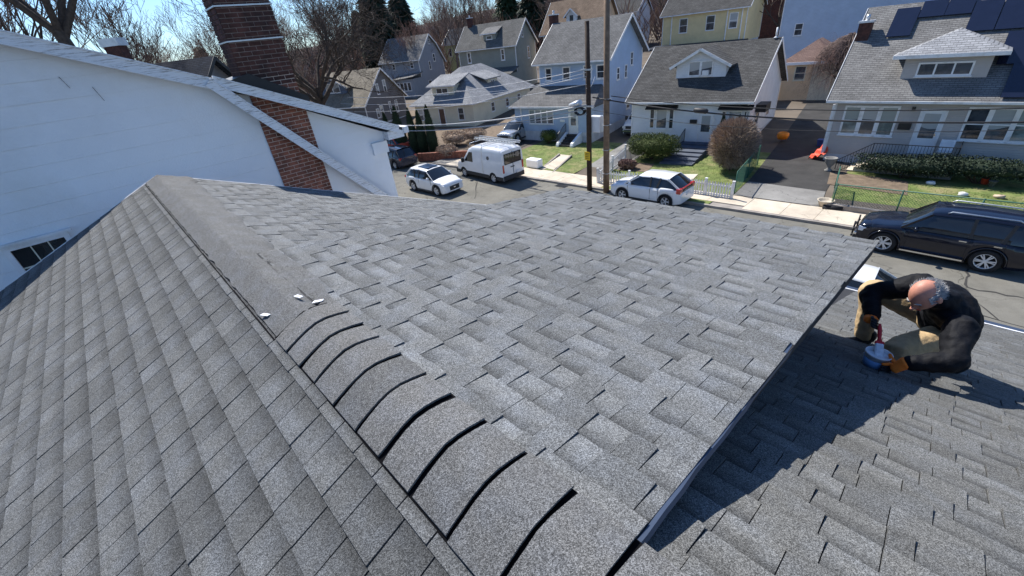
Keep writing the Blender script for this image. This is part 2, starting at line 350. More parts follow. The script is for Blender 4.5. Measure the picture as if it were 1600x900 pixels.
dkR = deck('roof_slope', (YR, 7.56), zR, XA, XB)
dmb = MB()
def dy1(x): return 3.88 + (x + 3.36) / 3.0 * .25
DX0, DX1 = -3.36, -.315
dmb.add([(DX0, .45, zD(.45)), (DX1 + .02, .45, zD(.45)), (DX1, dy1(DX1), zD(dy1(DX1))), (DX0, dy1(DX0), zD(dy1(DX0))),
         (DX0, .45, zD(.45) - .02), (DX1 + .02, .45, zD(.45) - .02), (DX1, dy1(DX1), zD(dy1(DX1)) - .11), (DX0, dy1(DX0), zD(dy1(DX0)) - .11)],
        [(0, 1, 2, 3), (7, 6, 5, 4), (0, 4, 5, 1), (1, 5, 6, 2), (2, 6, 7, 3), (3, 7, 4, 0)])
dkD = shift(dmb, NB).build('dormer_roof', 'deck_dark', own)
recs = []
def lay(deckobj, e, x0f, x1f, y_of_s, zf, nrm, n0, nrows, wr, hi=.011, lo=.006, gap=.004, first=None, vis=True, irr=.0):
    s = 0.0
    for k in range(nrows):
        ee = first if (k == 0 and first) else e
        if k < n0: s += ee; continue
        xa, xb = x0f(s), x1f(s); x = xa - rnd.random() * .2; high = rnd.random() < .5
        while x < xb:
            wd = wr[0] + (wr[1] - wr[0]) * rnd.random()
            if irr and rnd.random() < irr: wd *= .45
            a, b = max(x, xa), min(x + wd - gap, xb)
            if b - a > .02:
                h1 = (hi if high else lo) + rnd.uniform(-.0012, .0015); h0 = .0035
                dv = rnd.uniform(-.002, .002); tone = .30 + .26 * rnd.random() + (.12 if rnd.random() < .06 else 0)
                P = []
                for (xx, ss, hh) in ((a, s - .01, h0), (b, s - .01, h0), (b, s + ee + dv, h1), (a, s + ee + dv, h1)):
                    for q in (hh, -.004):
                        yy = y_of_s(ss, xx); z = zf(yy)
                        P.append((xx, yy + nrm[0] * q, z + nrm[1] * q))
                c = [proj(P[i]) for i in (0, 2, 4, 6)]; ar = 0
                if vis and all(c):
                    cx = sum(p[0] for p in c) / 4; cy = sum(p[1] for p in c) / 4
                    if -20 < cx < 1620 and -20 < cy < 920:
                        ar = abs(sum(c[i][0] * c[(i + 1) % 4][1] - c[(i + 1) % 4][0] * c[i][1] for i in range(4))) / 2
                recs.append((ar, deckobj, P, tone, high))
                high = (not high) if rnd.random() < .85 else high
            x += wd
        s += ee
cL, sL = math.cos(R(23.5)), math.sin(R(23.5)); cR, sR = math.cos(R(22)), math.sin(R(22)); cD, sD = math.cos(R(9)), math.sin(R(9))
# left slope: narrow starter strip below the ridge, then regular courses
lay(dkL, .159, lambda s: XA, lambda s: XB, lambda s, x: YR - .170 - s * cL, zL, (-sL, cL), 0, 44, (.135, .20), hi=.0100, lo=.0075, gap=.0062, first=.045)
lay(dkD, .128, lambda s: DX0, lambda s: DX1 + .012, lambda s, x: .50 + s * cD * (dy1(x) + .03 - .50) / (28 * .128 * cD), zD, (sD, cD), 0, 28, (.10, .22), hi=.012, lo=.0045, irr=.12, gap=.0026)
def mx0(s): return XA
lay(dkR, .16, lambda s: XA, lambda s: DX0 - .005, lambda s, x: YR + .13 + s * cR, zR, (sR, cR), 0, 47, (.12, .25), gap=.0035)
lay(dkR, .140, lambda s: DX1 - .3, lambda s: XB, lambda s, x: YR + .13 + s * cR, zR, (sR, cR), 0, 54, (.12, .25), hi=.016, lo=.0055, gap=.0035, irr=.2)
recs.sort(key=lambda r: -r[0])
SF = [(0, 2, 4, 6), (1, 7, 5, 3), (0, 1, 3, 2), (2, 3, 5, 4), (4, 5, 7, 6), (6, 7, 1, 0)]
def shingle_mesh(name, rs, mat='shingle'):
    vs = []; fs = []; tn = []; uv = []
    for r in rs:
        o = len(vs); vs += [(p[0] - HB[0], p[1] - HB[1], p[2]) for p in r[2]]
        V = {0: (1, 0), 1: (1, 0), 2: (1, 0), 3: (1, 0), 4: (1, 1), 5: (1, 1), 6: (1, 1), 7: (1, 1)}
        for f in SF:
            fs.append(tuple(i + o for i in f)); tn.append(r[3])
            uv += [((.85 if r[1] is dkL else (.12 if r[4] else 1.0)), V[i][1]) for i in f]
    me = bpy.data.meshes.new(name); me.from_pydata(vs, [], fs); me.materials.append(MAT[mat])
    at_ = me.attributes.new('tone', 'FLOAT', 'FACE'); at_.data.foreach_set('value', tn)
    ul = me.uv_layers.new(name='UVMap'); ul.data.foreach_set('uv', [c for p in uv for c in p]); me.update(); return me
SM = {dkL: 'shingle_shaded', dkR: 'shingle_worn', dkD: 'shingle'}
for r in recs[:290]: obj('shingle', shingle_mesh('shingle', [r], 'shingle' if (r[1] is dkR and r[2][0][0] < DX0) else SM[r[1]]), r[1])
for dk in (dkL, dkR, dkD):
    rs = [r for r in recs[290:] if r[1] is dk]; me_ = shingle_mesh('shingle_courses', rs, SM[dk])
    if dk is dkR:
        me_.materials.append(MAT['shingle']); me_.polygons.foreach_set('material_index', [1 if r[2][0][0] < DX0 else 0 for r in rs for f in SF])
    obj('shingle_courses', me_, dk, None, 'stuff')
# ridge caps
CS = [(.236, 7.801), (.262, 7.817), (.30, 7.837), (.345, 7.858), (.395, 7.874), (.445, 7.876), (.50, 7.867), (.562, 7.851)]
capx = [-2.18, -2.007, -1.834, -1.67, -1.464, -1.272, -1.092, -.90, -.70, -.50, -.295, -.09, .11, .31, .51, .71, .91, 1.1, 1.3]
def capmesh(xa, xb, wider=0., ja=0., jb=0.):
    mb = MB(); n = len(CS); vs = []
    def crossx(x, h, j):
        for i, (y, z) in enumerate(CS):
            t = i / (n - 1); vs.append((x + j * (abs(t - .5) * 2) ** 2 + rnd.uniform(-.0012, .0012), y + (t - .5) * wider, z + h))
    for x, h, j in ((xa, .0095, ja), (xa + .03, .0100, ja * .6), (xa * .5 + xb * .5, .0112 + rnd.uniform(-.001, .001), 0), (xb - .03, .0125, jb), (xb, .0135, jb)): crossx(x, h, j)
    m = len(vs); vs += [(v[0], v[1], v[2] - .009) for v in vs]; K = 5
    fs = []
    for k in range(K - 1):
        for i in range(n - 1): a = k * n + i; fs.append((a, a + n, a + n + 1, a + 1)); fs.append((m + a, m + a + 1, m + a + n + 1, m + a + n))
        a = k * n; fs.append((a, m + a, m + a + n, a + n)); a = k * n + n - 1; fs.append((a, a + n, m + a + n, m + a))
    for i in range(n - 1): a = (K - 1) * n + i; fs.append((a, m + a, m + a + 1, a + 1)); fs.append((i, i + 1, m + i + 1, m + i))
    mb.add(vs, fs)
    shift(mb, NB); me = mb.mesh('ridge_cap', 'cap_shingle')
    tn = rnd.choice([0., .3, .45, .62, .9, 1.]); at_ = me.attributes.new('tone', 'FLOAT', 'FACE'); at_.data.foreach_set('value', [tn] * len(fs))
    ul = me.uv_layers.new(name='UVMap'); ul.data.foreach_set('uv', [c for p in me.loops for c in (0.0, .9)]); return me
mb = MB(); n_ = len(CS); vs = []
for x in (capx[0] - .02, 3.55):
    for i, (y, z) in enumerate(CS): vs.append((x, y + (i / (n_ - 1) - .5) * .012 - (.014 if i == 0 else 0), z - .003 - (.003 if i == 0 else 0)))
mb.add(vs, [(i, i + n_, i + n_ + 1, i + 1) for i in range(n_ - 1)]); mb.box(XA + .02, capx[0], .218, .262, 7.782, 7.800); shift(mb, NB).build('ridge_underlay', 'black_felt', own)
allx = capx + [1.495 + i * .195 for i in range(11)]
for i in range(len(allx) - 1):
    g = .011 + .007 * rnd.random() + (.005 if i in (2, 3, 6, 7) else 0)
    obj('ridge_cap', capmesh(allx[i] + g, allx[i + 1], .020 * rnd.random(), rnd.uniform(-.002, .012), rnd.uniform(-.008, .002)), own)
# sealed far part of the ridge: lumpy mastic-coated band
sb = MB(); nx_, ny_ = 130, 16
def sealed(u, v):
    x = XA - .01 + (capx[0] + .01 - XA) * u
    yr = (.60 + .16 * (1 - u) + .02 * math.sin(u * 37) + .03 * noise.noise(Vector((x * 3, 0, 4)))) if u < .985 else .57
    y = .238 + .012 * noise.noise(Vector((x * 9, 2, 1))) + (yr - .238) * v
    if y < .36: z = 7.800 + (y - .236) * .50
    else: z = 7.862 + .010 * math.sin(min(1, (y - .36) / .12) * math.pi) - max(0, y - .42) * (.29 if x < DX0 else .20)
    z += .016 * noise.noise(Vector((x * 2.6, y * 5, 0))) + .005 * noise.noise(Vector((x * 11, y * 14, 3)))
    base = max(zR(y) if y > YR else zL(y), zD(y) if (x > DX0 and y > .5) else 0)
    z = max(z, base + .014) if v < .97 else base + .012
    return (x - HB[0], y - HB[1], z)
sb.grid(nx_, ny_, sealed)
for k in range(nx_): pass
o_ = len(sb.v); edge = [sealed(i / nx_, 0) for i in range(nx_ + 1)]
sb.add([e for e in edge] + [(e[0], e[1] + .02, e[2] - .03) for e in edge], [(i, i + nx_ + 1, i + nx_ + 2, i + 1) for i in range(nx_)])
me = sb.mesh('sealed_ridge', 'cap_shingle'); a_ = me.attributes.new('tone', 'FLOAT', 'FACE')
a_.data.foreach_set('value', [.12 + .5 * abs(noise.noise(Vector((p.center[0] * 1.7, p.center[1] * 6, 0)))) for p in me.polygons]); ul = me.uv_layers.new(name='UVMap'); ul.data.foreach_set('uv', [c for p in me.loops for c in (0.0, .9)])
obj('sealed_ridge', me, own, 'smooth sealed stretch of the ridge without separate caps')
# drip edge of the dormer rake, its wavy metal, cheek and front wall
mb = MB(); N = 36
for i in range(N):
    a = i / N; b = (i + 1) / N
    def P(t):
        y = .50 + (4.14 - .50) * t; x = -.288 - .055 * t + .002 * math.sin(t * 40) + .0015 * math.sin(t * 91); return x, y
    (xa_, ya), (xb_, yb) = P(a), P(b); za, zb = zD(ya) + .002, zD(yb) + .002; dp = .010 + .016 * a + .002 * math.sin(a * 23)
    dq = .010 + .016 * b + .002 * math.sin(b * 23)
    mb.add([(xa_, ya, za), (xb_, yb, zb), (xb_ + .008, yb, zb - dq), (xa_ + .008, ya, za - dp), (xa_ - .012, ya, za), (xb_ - .012, yb, zb), (xb_ - .006, yb, zb - dq), (xa_ - .006, ya, za - dp)],
           [(0, 3, 2, 1), (4, 5, 6, 7), (0, 1, 5, 4), (3, 7, 6, 2)])
shift(mb, NB).build('drip_edge', 'metal_drip', own)
mb = MB()
for x in (DX0 + .1, DX1 - .26):
    mb.prism([(.6, zD(.6) - .03), (3.7, zD(3.7) - .1), (3.7, zR(3.7) - .02), (.6, zR(.6) - .02)], x, x + .06, 'x')
mb.box(DX0 + .1, DX1 - .26, 3.64, 3.7, zR(3.7) - .05, zD(3.7) - .1)
shift(mb, NB).build('dormer_wall', 'siding_darkgrey', own)  # dark colour carries the shade below the dormer roof edge
mb = MB()
for x0 in (-2.9, -1.6): mb.box(x0, x0 + .8, 3.70, 3.73, 6.72, 7.2)
shift(mb, NB).build('dormer_window', 'pane_dark', own)
mb = MB(); mb.box(XA, XB, 7.56, 7.585, zR(7.56) - .08, zR(7.56) + .012); shift(mb, NB).build('eave_trim', 'trim_white', own); mb = MB(); mb.box(XA, XB, -7.04, -7.0, zL(-7) - .1, zL(-7) + .01); shift(mb, NB).build('eave_trim', 'trim_white', own)
mb = MB(); mb.box(XA, XB, 7.60, 7.72, zR(7.56) - .12, zR(7.56) - .02); shift(mb, NB).build('gutter', 'metal_drip', own)
mb = MB()
gp = [(-6.6, 0), (7.1, 0), (7.1, zR(7.1) - .12), (YR, ZR - .13), (-6.6, zL(-6.6) - .12)]
mb.prism(gp, XA + .25, XA + .3, 'x'); mb.prism(gp, XB - .3, XB - .25, 'x')
mb.box(XA + .25, XB - .25, 7.05, 7.1, 0, zR(7.1) - .13); mb.box(XA + .25, XB - .25, -6.6, -6.55, 0, zL(-6.6) - .13)
shift(mb, NB).build('wall', 'siding_white', own)
mb = MB()
for (ya, za, yb, zb) in ((YR, ZR, 7.56, zR(7.56)), (YR, ZR, -7, zL(-7))): mb.beam((XA - .015, ya, za - .07), (XA - .015, yb, zb - .07), .03, .15)
shift(mb, NB).build('rake_board', 'trim_white', own)
for k, (x, y, r) in enumerate(((-2.36, .44, 20), (-2.25, .50, 60), (-2.42, .26, 30))):
    mb = MB(); mb.add([(-.03, -.008, 0), (.025, -.011, .003), (.034, .006, .006), (-.02, .012, .002), (-.03, -.008, -.004), (.025, -.011, -.003), (.034, .006, -.001), (-.02, .012, -.004)],
        [(0, 1, 2, 3), (7, 6, 5, 4), (0, 4, 5, 1), (1, 5, 6, 2), (2, 6, 7, 3), (3, 7, 4, 0)])
    o = mb.build('shingle_chip', 'stucco_white'); o.scale = (1, 1, .5); o.location = (x, y, 7.893 - abs(y - .42) * .36); o.rotation_euler = (0, 0, R(r))
    tag(o, ['pale loose shingle chip nearest the first ridge cap', 'longer pale chip on the dormer side of the ridge', 'small pale chip at the dark left edge of the sealed ridge'][k], 'roof debris')

# ================================================================= white neighbour on the left
XW = -9.55; WB = Vector((XW - 4, 0, 0)); NW = -WB
wh = thing('white_house', 'tall white stucco house with peeling rake boards and a brick chimney, at left', 'house', WB)
poly = [(-9, 0), (4.80, 0), (4.80, 7.44), (1.81, 8.86), (-2.8, 10.62), (-7.4, 8.9), (-9, 6.6)]
def clipband(poly, z0, z1):
    def half(p, zc, sg):
        o = []
        for i in range(len(p)):
            a, b = p[i], p[(i + 1) % len(p)]; da, db = sg * (a[1] - zc), sg * (b[1] - zc)
            if da >= 0: o.append(a)
            if da * db < 0: t = da / (da - db); o.append((a[0] + (b[0] - a[0]) * t, zc))
        return o
    return half(half(poly, z0, 1), z1, -1)
mb = MB(); mb.prism(poly, XW - .12, XW - .03, 'x'); mb.prism(poly, XW - 8.1, XW - 8, 'x')
mb.box(XW - 8, XW - .12, 4.68, 4.78, 0, 7.44); mb.box(XW - 8, XW - .12, -8.98, -8.9, 0, 6.6)
wl = shift(mb, NW).build('wall', 'stucco_white', wh)
low = MB(); z = 0.0; row = .27; YCL, YCR = 2.37, 3.28
while z < 10.6:
    p = clipband(poly, z + .003, min(z + row, 10.6))
    if len(p) >= 3:
        pieces = [p]
        if z + row > 5.4:
            def halfy(p, yc, sg):
                o = []
                for i in range(len(p)):
                    a, b = p[i], p[(i + 1) % len(p)]; da, db = sg * (a[0] - yc), sg * (b[0] - yc)
                    if da >= 0: o.append(a)
                    if da * db < 0: t = da / (da - db); o.append((yc, a[1] + (b[1] - a[1]) * t))
                return o
            pieces = [q for q in (halfy(p, YCL, -1), halfy(p, YCR, 1)) if len(q) >= 3]
        for q in pieces:
            t = MB() if z + row > 5.4 else low
            n_ = len(q); tl = rnd.uniform(-.0015, .0015)
            vs = [(XW - .02 + (.0075 if v[1] < z + .05 else 0) + tl, v[0], v[1]) for v in q] + [(XW - .045, v[0], v[1]) for v in q]
            t.add(vs, [tuple(range(n_)), tuple(range(2 * n_ - 1, n_ - 1, -1))] + [(i, i + n_, (i + 1) % n_ + n_, (i + 1) % n_) for i in range(n_)])
            if t is not low: shift(t, NW).build('siding_panel', 'stucco_white', wl)
    z += row
shift(low, NW).build('siding_panels_low', 'stucco_white', wl, None, 'stuff')
# brick chimney
XC0, XC1 = XW - .62, XW + .004
mb = MB(); mb.box(XC0, XC1, YCL + .008, YCR - .008, 0, 8.85, 0); ch = shift(mb, NW).build('chimney', 'mortar', wh)
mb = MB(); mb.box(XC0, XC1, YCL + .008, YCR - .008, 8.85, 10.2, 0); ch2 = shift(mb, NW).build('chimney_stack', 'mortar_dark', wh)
def brickmesh(w, mat):
    b = MB(); b.rbox(-.012, .004, .0, w, 0, .062, .003); return b.mesh('brick', mat)
full = {m: brickmesh(.2, m) for m in ('brick_red', 'brick_dark')}; cut = {}
rest = MB(); zb = 5.6; k = 0
while zb < 10.12:
    y = YCL + (0 if k % 2 == 0 else -.105)
    while y < YCR - .01:
        a = max(y, YCL); b = min(y + .2, YCR)
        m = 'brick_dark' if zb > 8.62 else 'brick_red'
        if b - a > .03:
            if zb < 10.15:
                key = (round(b - a, 3), m)
                if key not in cut: cut[key] = full[m] if abs(b - a - .2) < .002 else brickmesh(b - a, m)
                o = obj('brick', cut[key], ch if zb < 8.8 else ch2); o.location = (XC1 + .003 + rnd.uniform(-.003, .003) - WB[0], a - WB[1], zb)
            else: rest.box(XC1 - .01 - WB[0], XC1 + .012 - WB[0], a, b, zb, zb + .063)
        y += .21
    if zb > 8.6:                       # left flank of the stack
        x = XC0 + (0 if k % 2 else -.1)
        while x < XC1 - .05:
            a = max(x, XC0); b = min(x + .2, XC1 - .01); rest.box(a - WB[0], b - WB[0], YCL - .006, YCL + .03, zb, zb + .063); x += .21
    zb += .0735; k += 1
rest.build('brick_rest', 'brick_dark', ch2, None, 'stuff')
for zc in (9.43, 9.95):
    mb = MB(); mb.box(XC0 - .02, XC1 + .03, YCL - .025, YCR + .02, zc, zc + .022); shift(mb, NW).build('strap', 'metal_light', ch2)
mb = MB(); mb.prism([(YCL - .25, 8.66), (YCR + .10, 8.24), (YCR + .10, 8.42), (YCL + .1, 8.93), (YCL - .25, 8.86)], XC0 - .1, XW + .12, 'x'); shift(mb, NW).build('flashing', 'black_metal', wh)
# roofs + rake boards
def slabYZ(mb, a, b, x0, x1, th):
    (ya, za), (yb, zb_) = a, b; mb.prism([(ya, za), (yb, zb_), (yb, zb_ - th), (ya, za - th)], x0, x1, 'x')
brk = (1.81, 8.93); pk = (-2.8, 10.78)
mb = MB(); slabYZ(mb, (brk[0] + .0, brk[1]), pk, XW - 8.2, XW + .20, .06); slabYZ(mb, (-7.5, 9.0), pk, XW - 8.2, XW + .2, .06); slabYZ(mb, (-9.3, 6.5), (-7.5, 9.0), XW - 8.2, XW + .2, .06)
slabYZ(mb, (5.20, 7.46), (brk[0], brk[1]), XW - 8.2, XW + .22, .06)
shift(mb, NW).build('roof', 'roof_charcoal', wh)
mb = MB(); slabYZ(mb, (5.6, 4.80), (brk[0] + .02, brk[1] - .06), XW - .0, XW + .24, .05); shift(mb, NW).build('skirt_roof', 'roof_dark', wh)
def rake(a, b, x, hgt, name='rake_board', lab=None):
    mb = MB(); d = Vector((0, b[0] - a[0], b[1] - a[1])).normalized(); up = Vector((1, 0, 0)).cross(d)
    if up.z < 0: up = -up
    p = Vector((x, a[0], a[1])) - up * hgt / 2; q = Vector((x, b[0], b[1])) - up * hgt / 2
    mb.beam(p, q, .03, hgt, up=up); mb.beam(p + up * (hgt / 2 + .012) + Vector((.005, 0, 0)), q + up * (hgt / 2 + .012) + Vector((.005, 0, 0)), .05, .022, up=up)
    mb.beam(p - up * (hgt / 2 - .01) + Vector((.012, 0, 0)), q - up * (hgt / 2 - .01) + Vector((.012, 0, 0)), .02, .03, up=up)
    shift(mb, NW).build(name, 'paint_chipped', wh, lab)
rake(pk, brk, XW + .215, .155); rake(brk, (5.5, 4.86), XW + .255, .135); rake((brk[0] + .05, brk[1] + .02), (5.12, 7.50), XW + .235, .135)
rake((-7.5, 9.0), pk, XW + .215, .15)
mb = MB(); mb.box(XW - 8, XW + .22, 4.80, 5.22, 7.26, 7.44); shift(mb, NW).build('eave_box', 'paint_chipped', wh)
mb = MB(); mb.box(XW - 8, XW + .26, 5.22, 5.34, 7.33, 7.47); shift(mb, NW).build('gutter', 'trim_white', wh)
mb = MB(); mb.box(XW - .03, XW + .05, 4.45, 4.83, 6.98, 7.24); shift(mb, NW).build('corner_block', 'stucco_white', wh)
# window
mb = MB(); y0, y1, z0, z1 = -1.70, -.94, 6.0, 7.12
for (a, b, c, d_) in ((y0, y1, z1 - .07, z1), (y0, y1, z0, z0 + .07), (y0, y0 + .07, z0 + .07, z1 - .07), (y1 - .07, y1, z0 + .07, z1 - .07)): mb.box(XW - .03, XW + .05, a, b, c, d_)
mb.box(XW - .02, XW + .09, y0 - .06, y1 + .06, z1, z1 + .04)
wf = shift(mb, NW).build('window', 'trim_white', wh)
mb = MB(); mb.box(XW - .02, XW + .004, y0 + .07, y1 - .07, z0 + .07, z1 - .07); shift(mb, NW).build('pane', 'pane_room', wf)
mb = MB()
for t in (.36, .68): mb.box(XW, XW + .016, y0 + .07 + .62 * t - .008, y0 + .07 + .62 * t + .008, z0 + .07, z1 - .07)
for t in (.68, .36): mb.box(XW + .002, XW + .018, y0 + .07, y1 - .07, z0 + .07 + .98 * t, z0 + .09 + .98 * t)
shift(mb, NW).build('glazing_bars', 'siding_cream', wf)
for k, (y, z, L) in enumerate(((.0, 9.2, .16), (.30, 9.02, .20), (.1, 7.35, .1))):
    mb = MB(); mb.tube([(XW, y, z), (XW + .02, y + .05, z - L)], .004, 4); shift(mb, NW).build('hook', 'black_metal', wh)
# ================================================================= ground, street, pavement
def curb(x): return 22.55 + .062 * x if x > -34 else 20.44 + .0 * x
def lot(x): return curb(x) + 1.95
def H(x, y):                       # height of the ground
    b = lot(x)
    if y < b: h = -.02 if y > 12.0 + .06 * x else .1
    else:
        d = y - b; h = .14 + .018 * min(d, 12) + (.062 * (d - 12) if d > 12 else 0)
        if d > 60: h += .055 * (d - 60)
        if d > 130: h -= .045 * (d - 130)
    if y > b and x < -62: h += min(3, (-62 - x) * .03)
    return h
mb = MB()
xs = [-900, -600, -400, -300, -220, -160, -130, -110] + [-100 + 4 * i for i in range(36)] + [50, 70, 100, 160, 260, 420]
ys = [-400, -120, -60, -30, -15, -5, 5, 10.0, 16.0, 21.0] + [24.6 + 2.2 * i for i in range(8)] + [44, 48, 53, 58, 64, 70, 78, 88, 100, 120, 150, 190, 250, 330, 430, 600, 900]
vs = []; 
for j, y in enumerate(ys):
    for x in xs:
        yy = y
        if 20 < y < 27: yy = y + (lot(x) - lot(-20)) * (27 - y) / 3 * .6
        vs.append((x, yy, (H(x, yy) if y > 22 else (-.06 if y > 8 else -.06)) + (noise.noise(Vector((x * .02, y * .02, 0))) * max(0, (y - 90)) * .05)))
nx = len(xs); mb.add(vs, [(j * nx + i, j * nx + i + 1, (j + 1) * nx + i + 1, (j + 1) * nx + i) for j in range(len(ys) - 1) for i in range(nx - 1)], smooth=True)
struct('ground', mb, 'hillside')
def strip(name, mat, xa, xb, f0, f1, z, n=60, thick=None, zf=None):
    m = MB(); vs = []
    for i in range(n + 1):
        x = xa + (xb - xa) * i / n; a, b = f0(x), f1(x)
        za = z if zf is None else zf(x, a) + z; zb_ = z if zf is None else zf(x, b) + z
        vs += [(x, a, za), (x, b, zb_)]
        if thick: vs += [(x, a, za - thick), (x, b, zb_ - thick)]
    k = 4 if thick else 2
    fs = [(i * k, (i + 1) * k, (i + 1) * k + 1, i * k + 1) for i in range(n)]
    if thick: fs += [(i * k, i * k + 2, (i + 1) * k + 2, (i + 1) * k) for i in range(n)] + [(i * k + 1, (i + 1) * k + 1, (i + 1) * k + 3, i * k + 3) for i in range(n)] + [(0, 1, 3, 2), (n * k, n * k + 2, n * k + 3, n * k + 1)]
    m.add(vs, fs); return struct(name, m, mat)
strip('road', 'asphalt', -160, 60, lambda x: 12.2 + .06 * x, lambda x: curb(x) + .05, 0.0)
strip('kerb', 'curb_stone', -33, 60, lambda x: curb(x) + .012 * math.sin(x * 3.1), lambda x: curb(x) + .16, .125, 160, .14)
strip('kerb', 'curb_stone', -160, 60, lambda x: 12.0 + .06 * x, lambda x: 12.2 + .06 * x, .12, 60, .14)
strip('verge', 'lawn', -17.5, -9, lambda x: curb(x) + .16, lambda x: curb(x) + .62, .13, 40)
strip('lawn_near', 'lawn', -60, 30, lambda x: 7.8, lambda x: 10.4 + .06 * x, .0, 30)
strip('pavement_near', 'concrete', -60, 30, lambda x: 10.4 + .06 * x, lambda x: 12.0 + .06 * x, .115, 60)
# far pavement: individual concrete slabs with joints
pvb = MB(); pvb.add([(-33, curb(-33) + .15, .09), (40, curb(40) + .15, .09), (40, lot(40) + .1, .09), (-33, lot(-33) + .1, .09)], [(0, 1, 2, 3)])
pv = struct('pavement', pvb, 'curb_stone')
x = -33.0; k = 0
while x < 22:
    wd = 1.7 + .35 * math.sin(k * 2.3); x1 = x + wd - .018
    y0a, y0b = curb(x) + (.62 if (-17.5 < x < -9) else .17), curb(x1) + (.62 if (-17.5 < x < -9) else .17); t = rnd.uniform(-.009, .012)
    m = MB(); zt = .14 + t; m.add([(x, y0a, zt), (x1, y0b, zt + rnd.uniform(-.01, .01)), (x1, lot(x1), zt), (x, lot(x), zt + rnd.uniform(-.01, .012)), (x, y0a, .08), (x1, y0b, .08), (x1, lot(x1), .08), (x, lot(x), .08)],
        [(0, 1, 2, 3), (0, 4, 5, 1), (1, 5, 6, 2), (2, 6, 7, 3), (3, 7, 4, 0)])
    m.build('paving_slab', 'concrete' if k % 11 else 'concrete_grey', pv); x += wd; k += 1
# road patches and cracks
def sheet(name, mat, pts, z, kind='structure'):
    m = MB(); m.add([(p[0], p[1], z if len(p) < 3 else p[2]) for p in pts], [tuple(range(len(pts)))]); o = m.build(name, mat); o['kind'] = kind; return o
def crack(pts, wdt=.03):
    m = MB(); P_ = [Vector(p) for p in pts]; Q = []
    for a, b in zip(P_, P_[1:]):
        for i in range(6): t = i / 6; Q.append(a.lerp(b, t) + Vector((rnd.uniform(-.06, .06), rnd.uniform(-.06, .06), 0)))
    Q.append(P_[-1]); vs = []
    for i, q in enumerate(Q):
        d = (Q[min(i + 1, len(Q) - 1)] - Q[max(0, i - 1)]).normalized(); n = Vector((-d.y, d.x, 0)) * wdt * (.4 + rnd.random()); vs += [q + n, q - n]
    m.add([(v.x, v.y, .008) for v in vs], [(2 * i, 2 * i + 1, 2 * i + 3, 2 * i + 2) for i in range(len(Q) - 1)]); o = m.build('road_crack', 'asphalt_dark'); o['kind'] = 'structure'
def X(p): q = at(p[0], p[1], 0); return (q.x, q.y, 0)
crack([X((742, 310)), X((746, 284))], .035); crack([X((1510, 420)), X((1512, 450)), X((1600, 466))], .03); crack([X((640, 268)), X((690, 262)), X((705, 258))], .05); crack([X((1500, 452)), X((1560, 500))], .02)
crack([(-2, 17.2, 0), (1, 17.5, 0), (5, 17.1, 0), (9, 17.6, 0)], .02); crack([(-19, 18.7, 0), (-12, 19.3, 0), (-5, 19.0, 0)], .02)
# manhole-like grate and iron cover near the kerb
m = MB()
for i in range(7): m.box(-18.9 + i * .13, -18.82 + i * .13, curb(-18.5) - .5, curb(-18.5) - .08, .002, .02)
tag(m.build('drain_grate', 'black_metal'), 'iron drain grate at the kerb just right of the parked white van', 'grate')
# ---------------------------------------------------------------- driveways, lawns, paths
def P3(pts, dz=0.0): return [(p[0], p[1], H(p[0], p[1]) + dz) for p in pts]
def ground_patch(name, mat, quad, dz, n=8):
    m = MB(); a, b, c, d = [Vector((p[0], p[1], 0)) for p in quad]
    def fn(u, v): q = a.lerp(b, u).lerp(d.lerp(c, u), v); return (q.x, q.y, H(q.x, q.y) + dz)
    m.grid(n, n, fn, smooth=False); o = m.build(name, mat); o['kind'] = 'structure'; return o
def dirq(h): a = R(h); return Vector((-math.sin(a), math.cos(a), 0))
def lawnq(name, xa, xb, yb, dz=.01, mat='lawn'): return ground_patch(name, mat, [(xa, lot(xa)), (xb, lot(xb)), (xb + yb[1][0] * 0, yb[1]), (xa, yb[0])] if 0 else [(xa, lot(xa) + .02), (xb, lot(xb) + .02), (xb - .6, yb), (xa - .6, yb)], dz)
# centre house lot: x -17 .. -8.7 ; drive -8.4..-4.5 ; right house lot -4.3..
lawnq('lawn', -17.0, -8.5, 32.5); lawnq('lawn', -4.2, 14, 31.8); lawnq('lawn', -27.6, -19.2, 31.5)
ground_patch('driveway', 'asphalt_dark', [(-8.6, 26.4), (-4.75, 26.4), (-6.8, 47), (-11.6, 47)], .025)
ground_patch('driveway_apron', 'concrete_grey', [(-8.45, lot(-8.4)), (-4.4, lot(-4.4)), (-4.75, 26.4), (-8.6, 26.4)], .03)
ground_patch('driveway', 'concrete_grey', [(-19.0, lot(-19.2)), (-16.6, lot(-16.8)), (-18.4, 40), (-22.0, 40)], .02)
ground_patch('driveway', 'asphalt_dark', [(-18.4, 27.5), (-17.3, 27.5), (-18.8, 42), (-22.4, 42)], .03)
ground_patch('driveway', 'asphalt_dark', [(-33, lot(-30)), (-27.8, lot(-28)), (-30.5, 42), (-36.5, 42)], .02)
ground_patch('yard', 'soil', [(-60, 21.5), (-33.2, lot(-33)), (-36, 36), (-64, 38)], .01)
ground_patch('yard', 'soil', [(-4.15, lot(-4.2) + .1), (13, lot(13) + .1), (13, lot(13) + 1.35), (-4.2, lot(-4.2) + 1.35)], .022).name = 'mulch_bed'
bpy.data.objects['mulch_bed'].data.materials[0] = MAT['mulch']
ground_patch('soil_patch', 'soil', [(-5.0, 27.6), (-1.6, 27.4), (-1.9, 29.6), (-5.4, 29.8)], .03)
ground_patch('soil_patch', 'soil', [(-16.8, 25.2), (-14.8, 25.6), (-15.2, 27.4), (-17.4, 27)], .03)
pth = [at(1061, 303, .2), at(1082, 303, .2), at(1093, 273, .35), at(1074, 273, .35)]
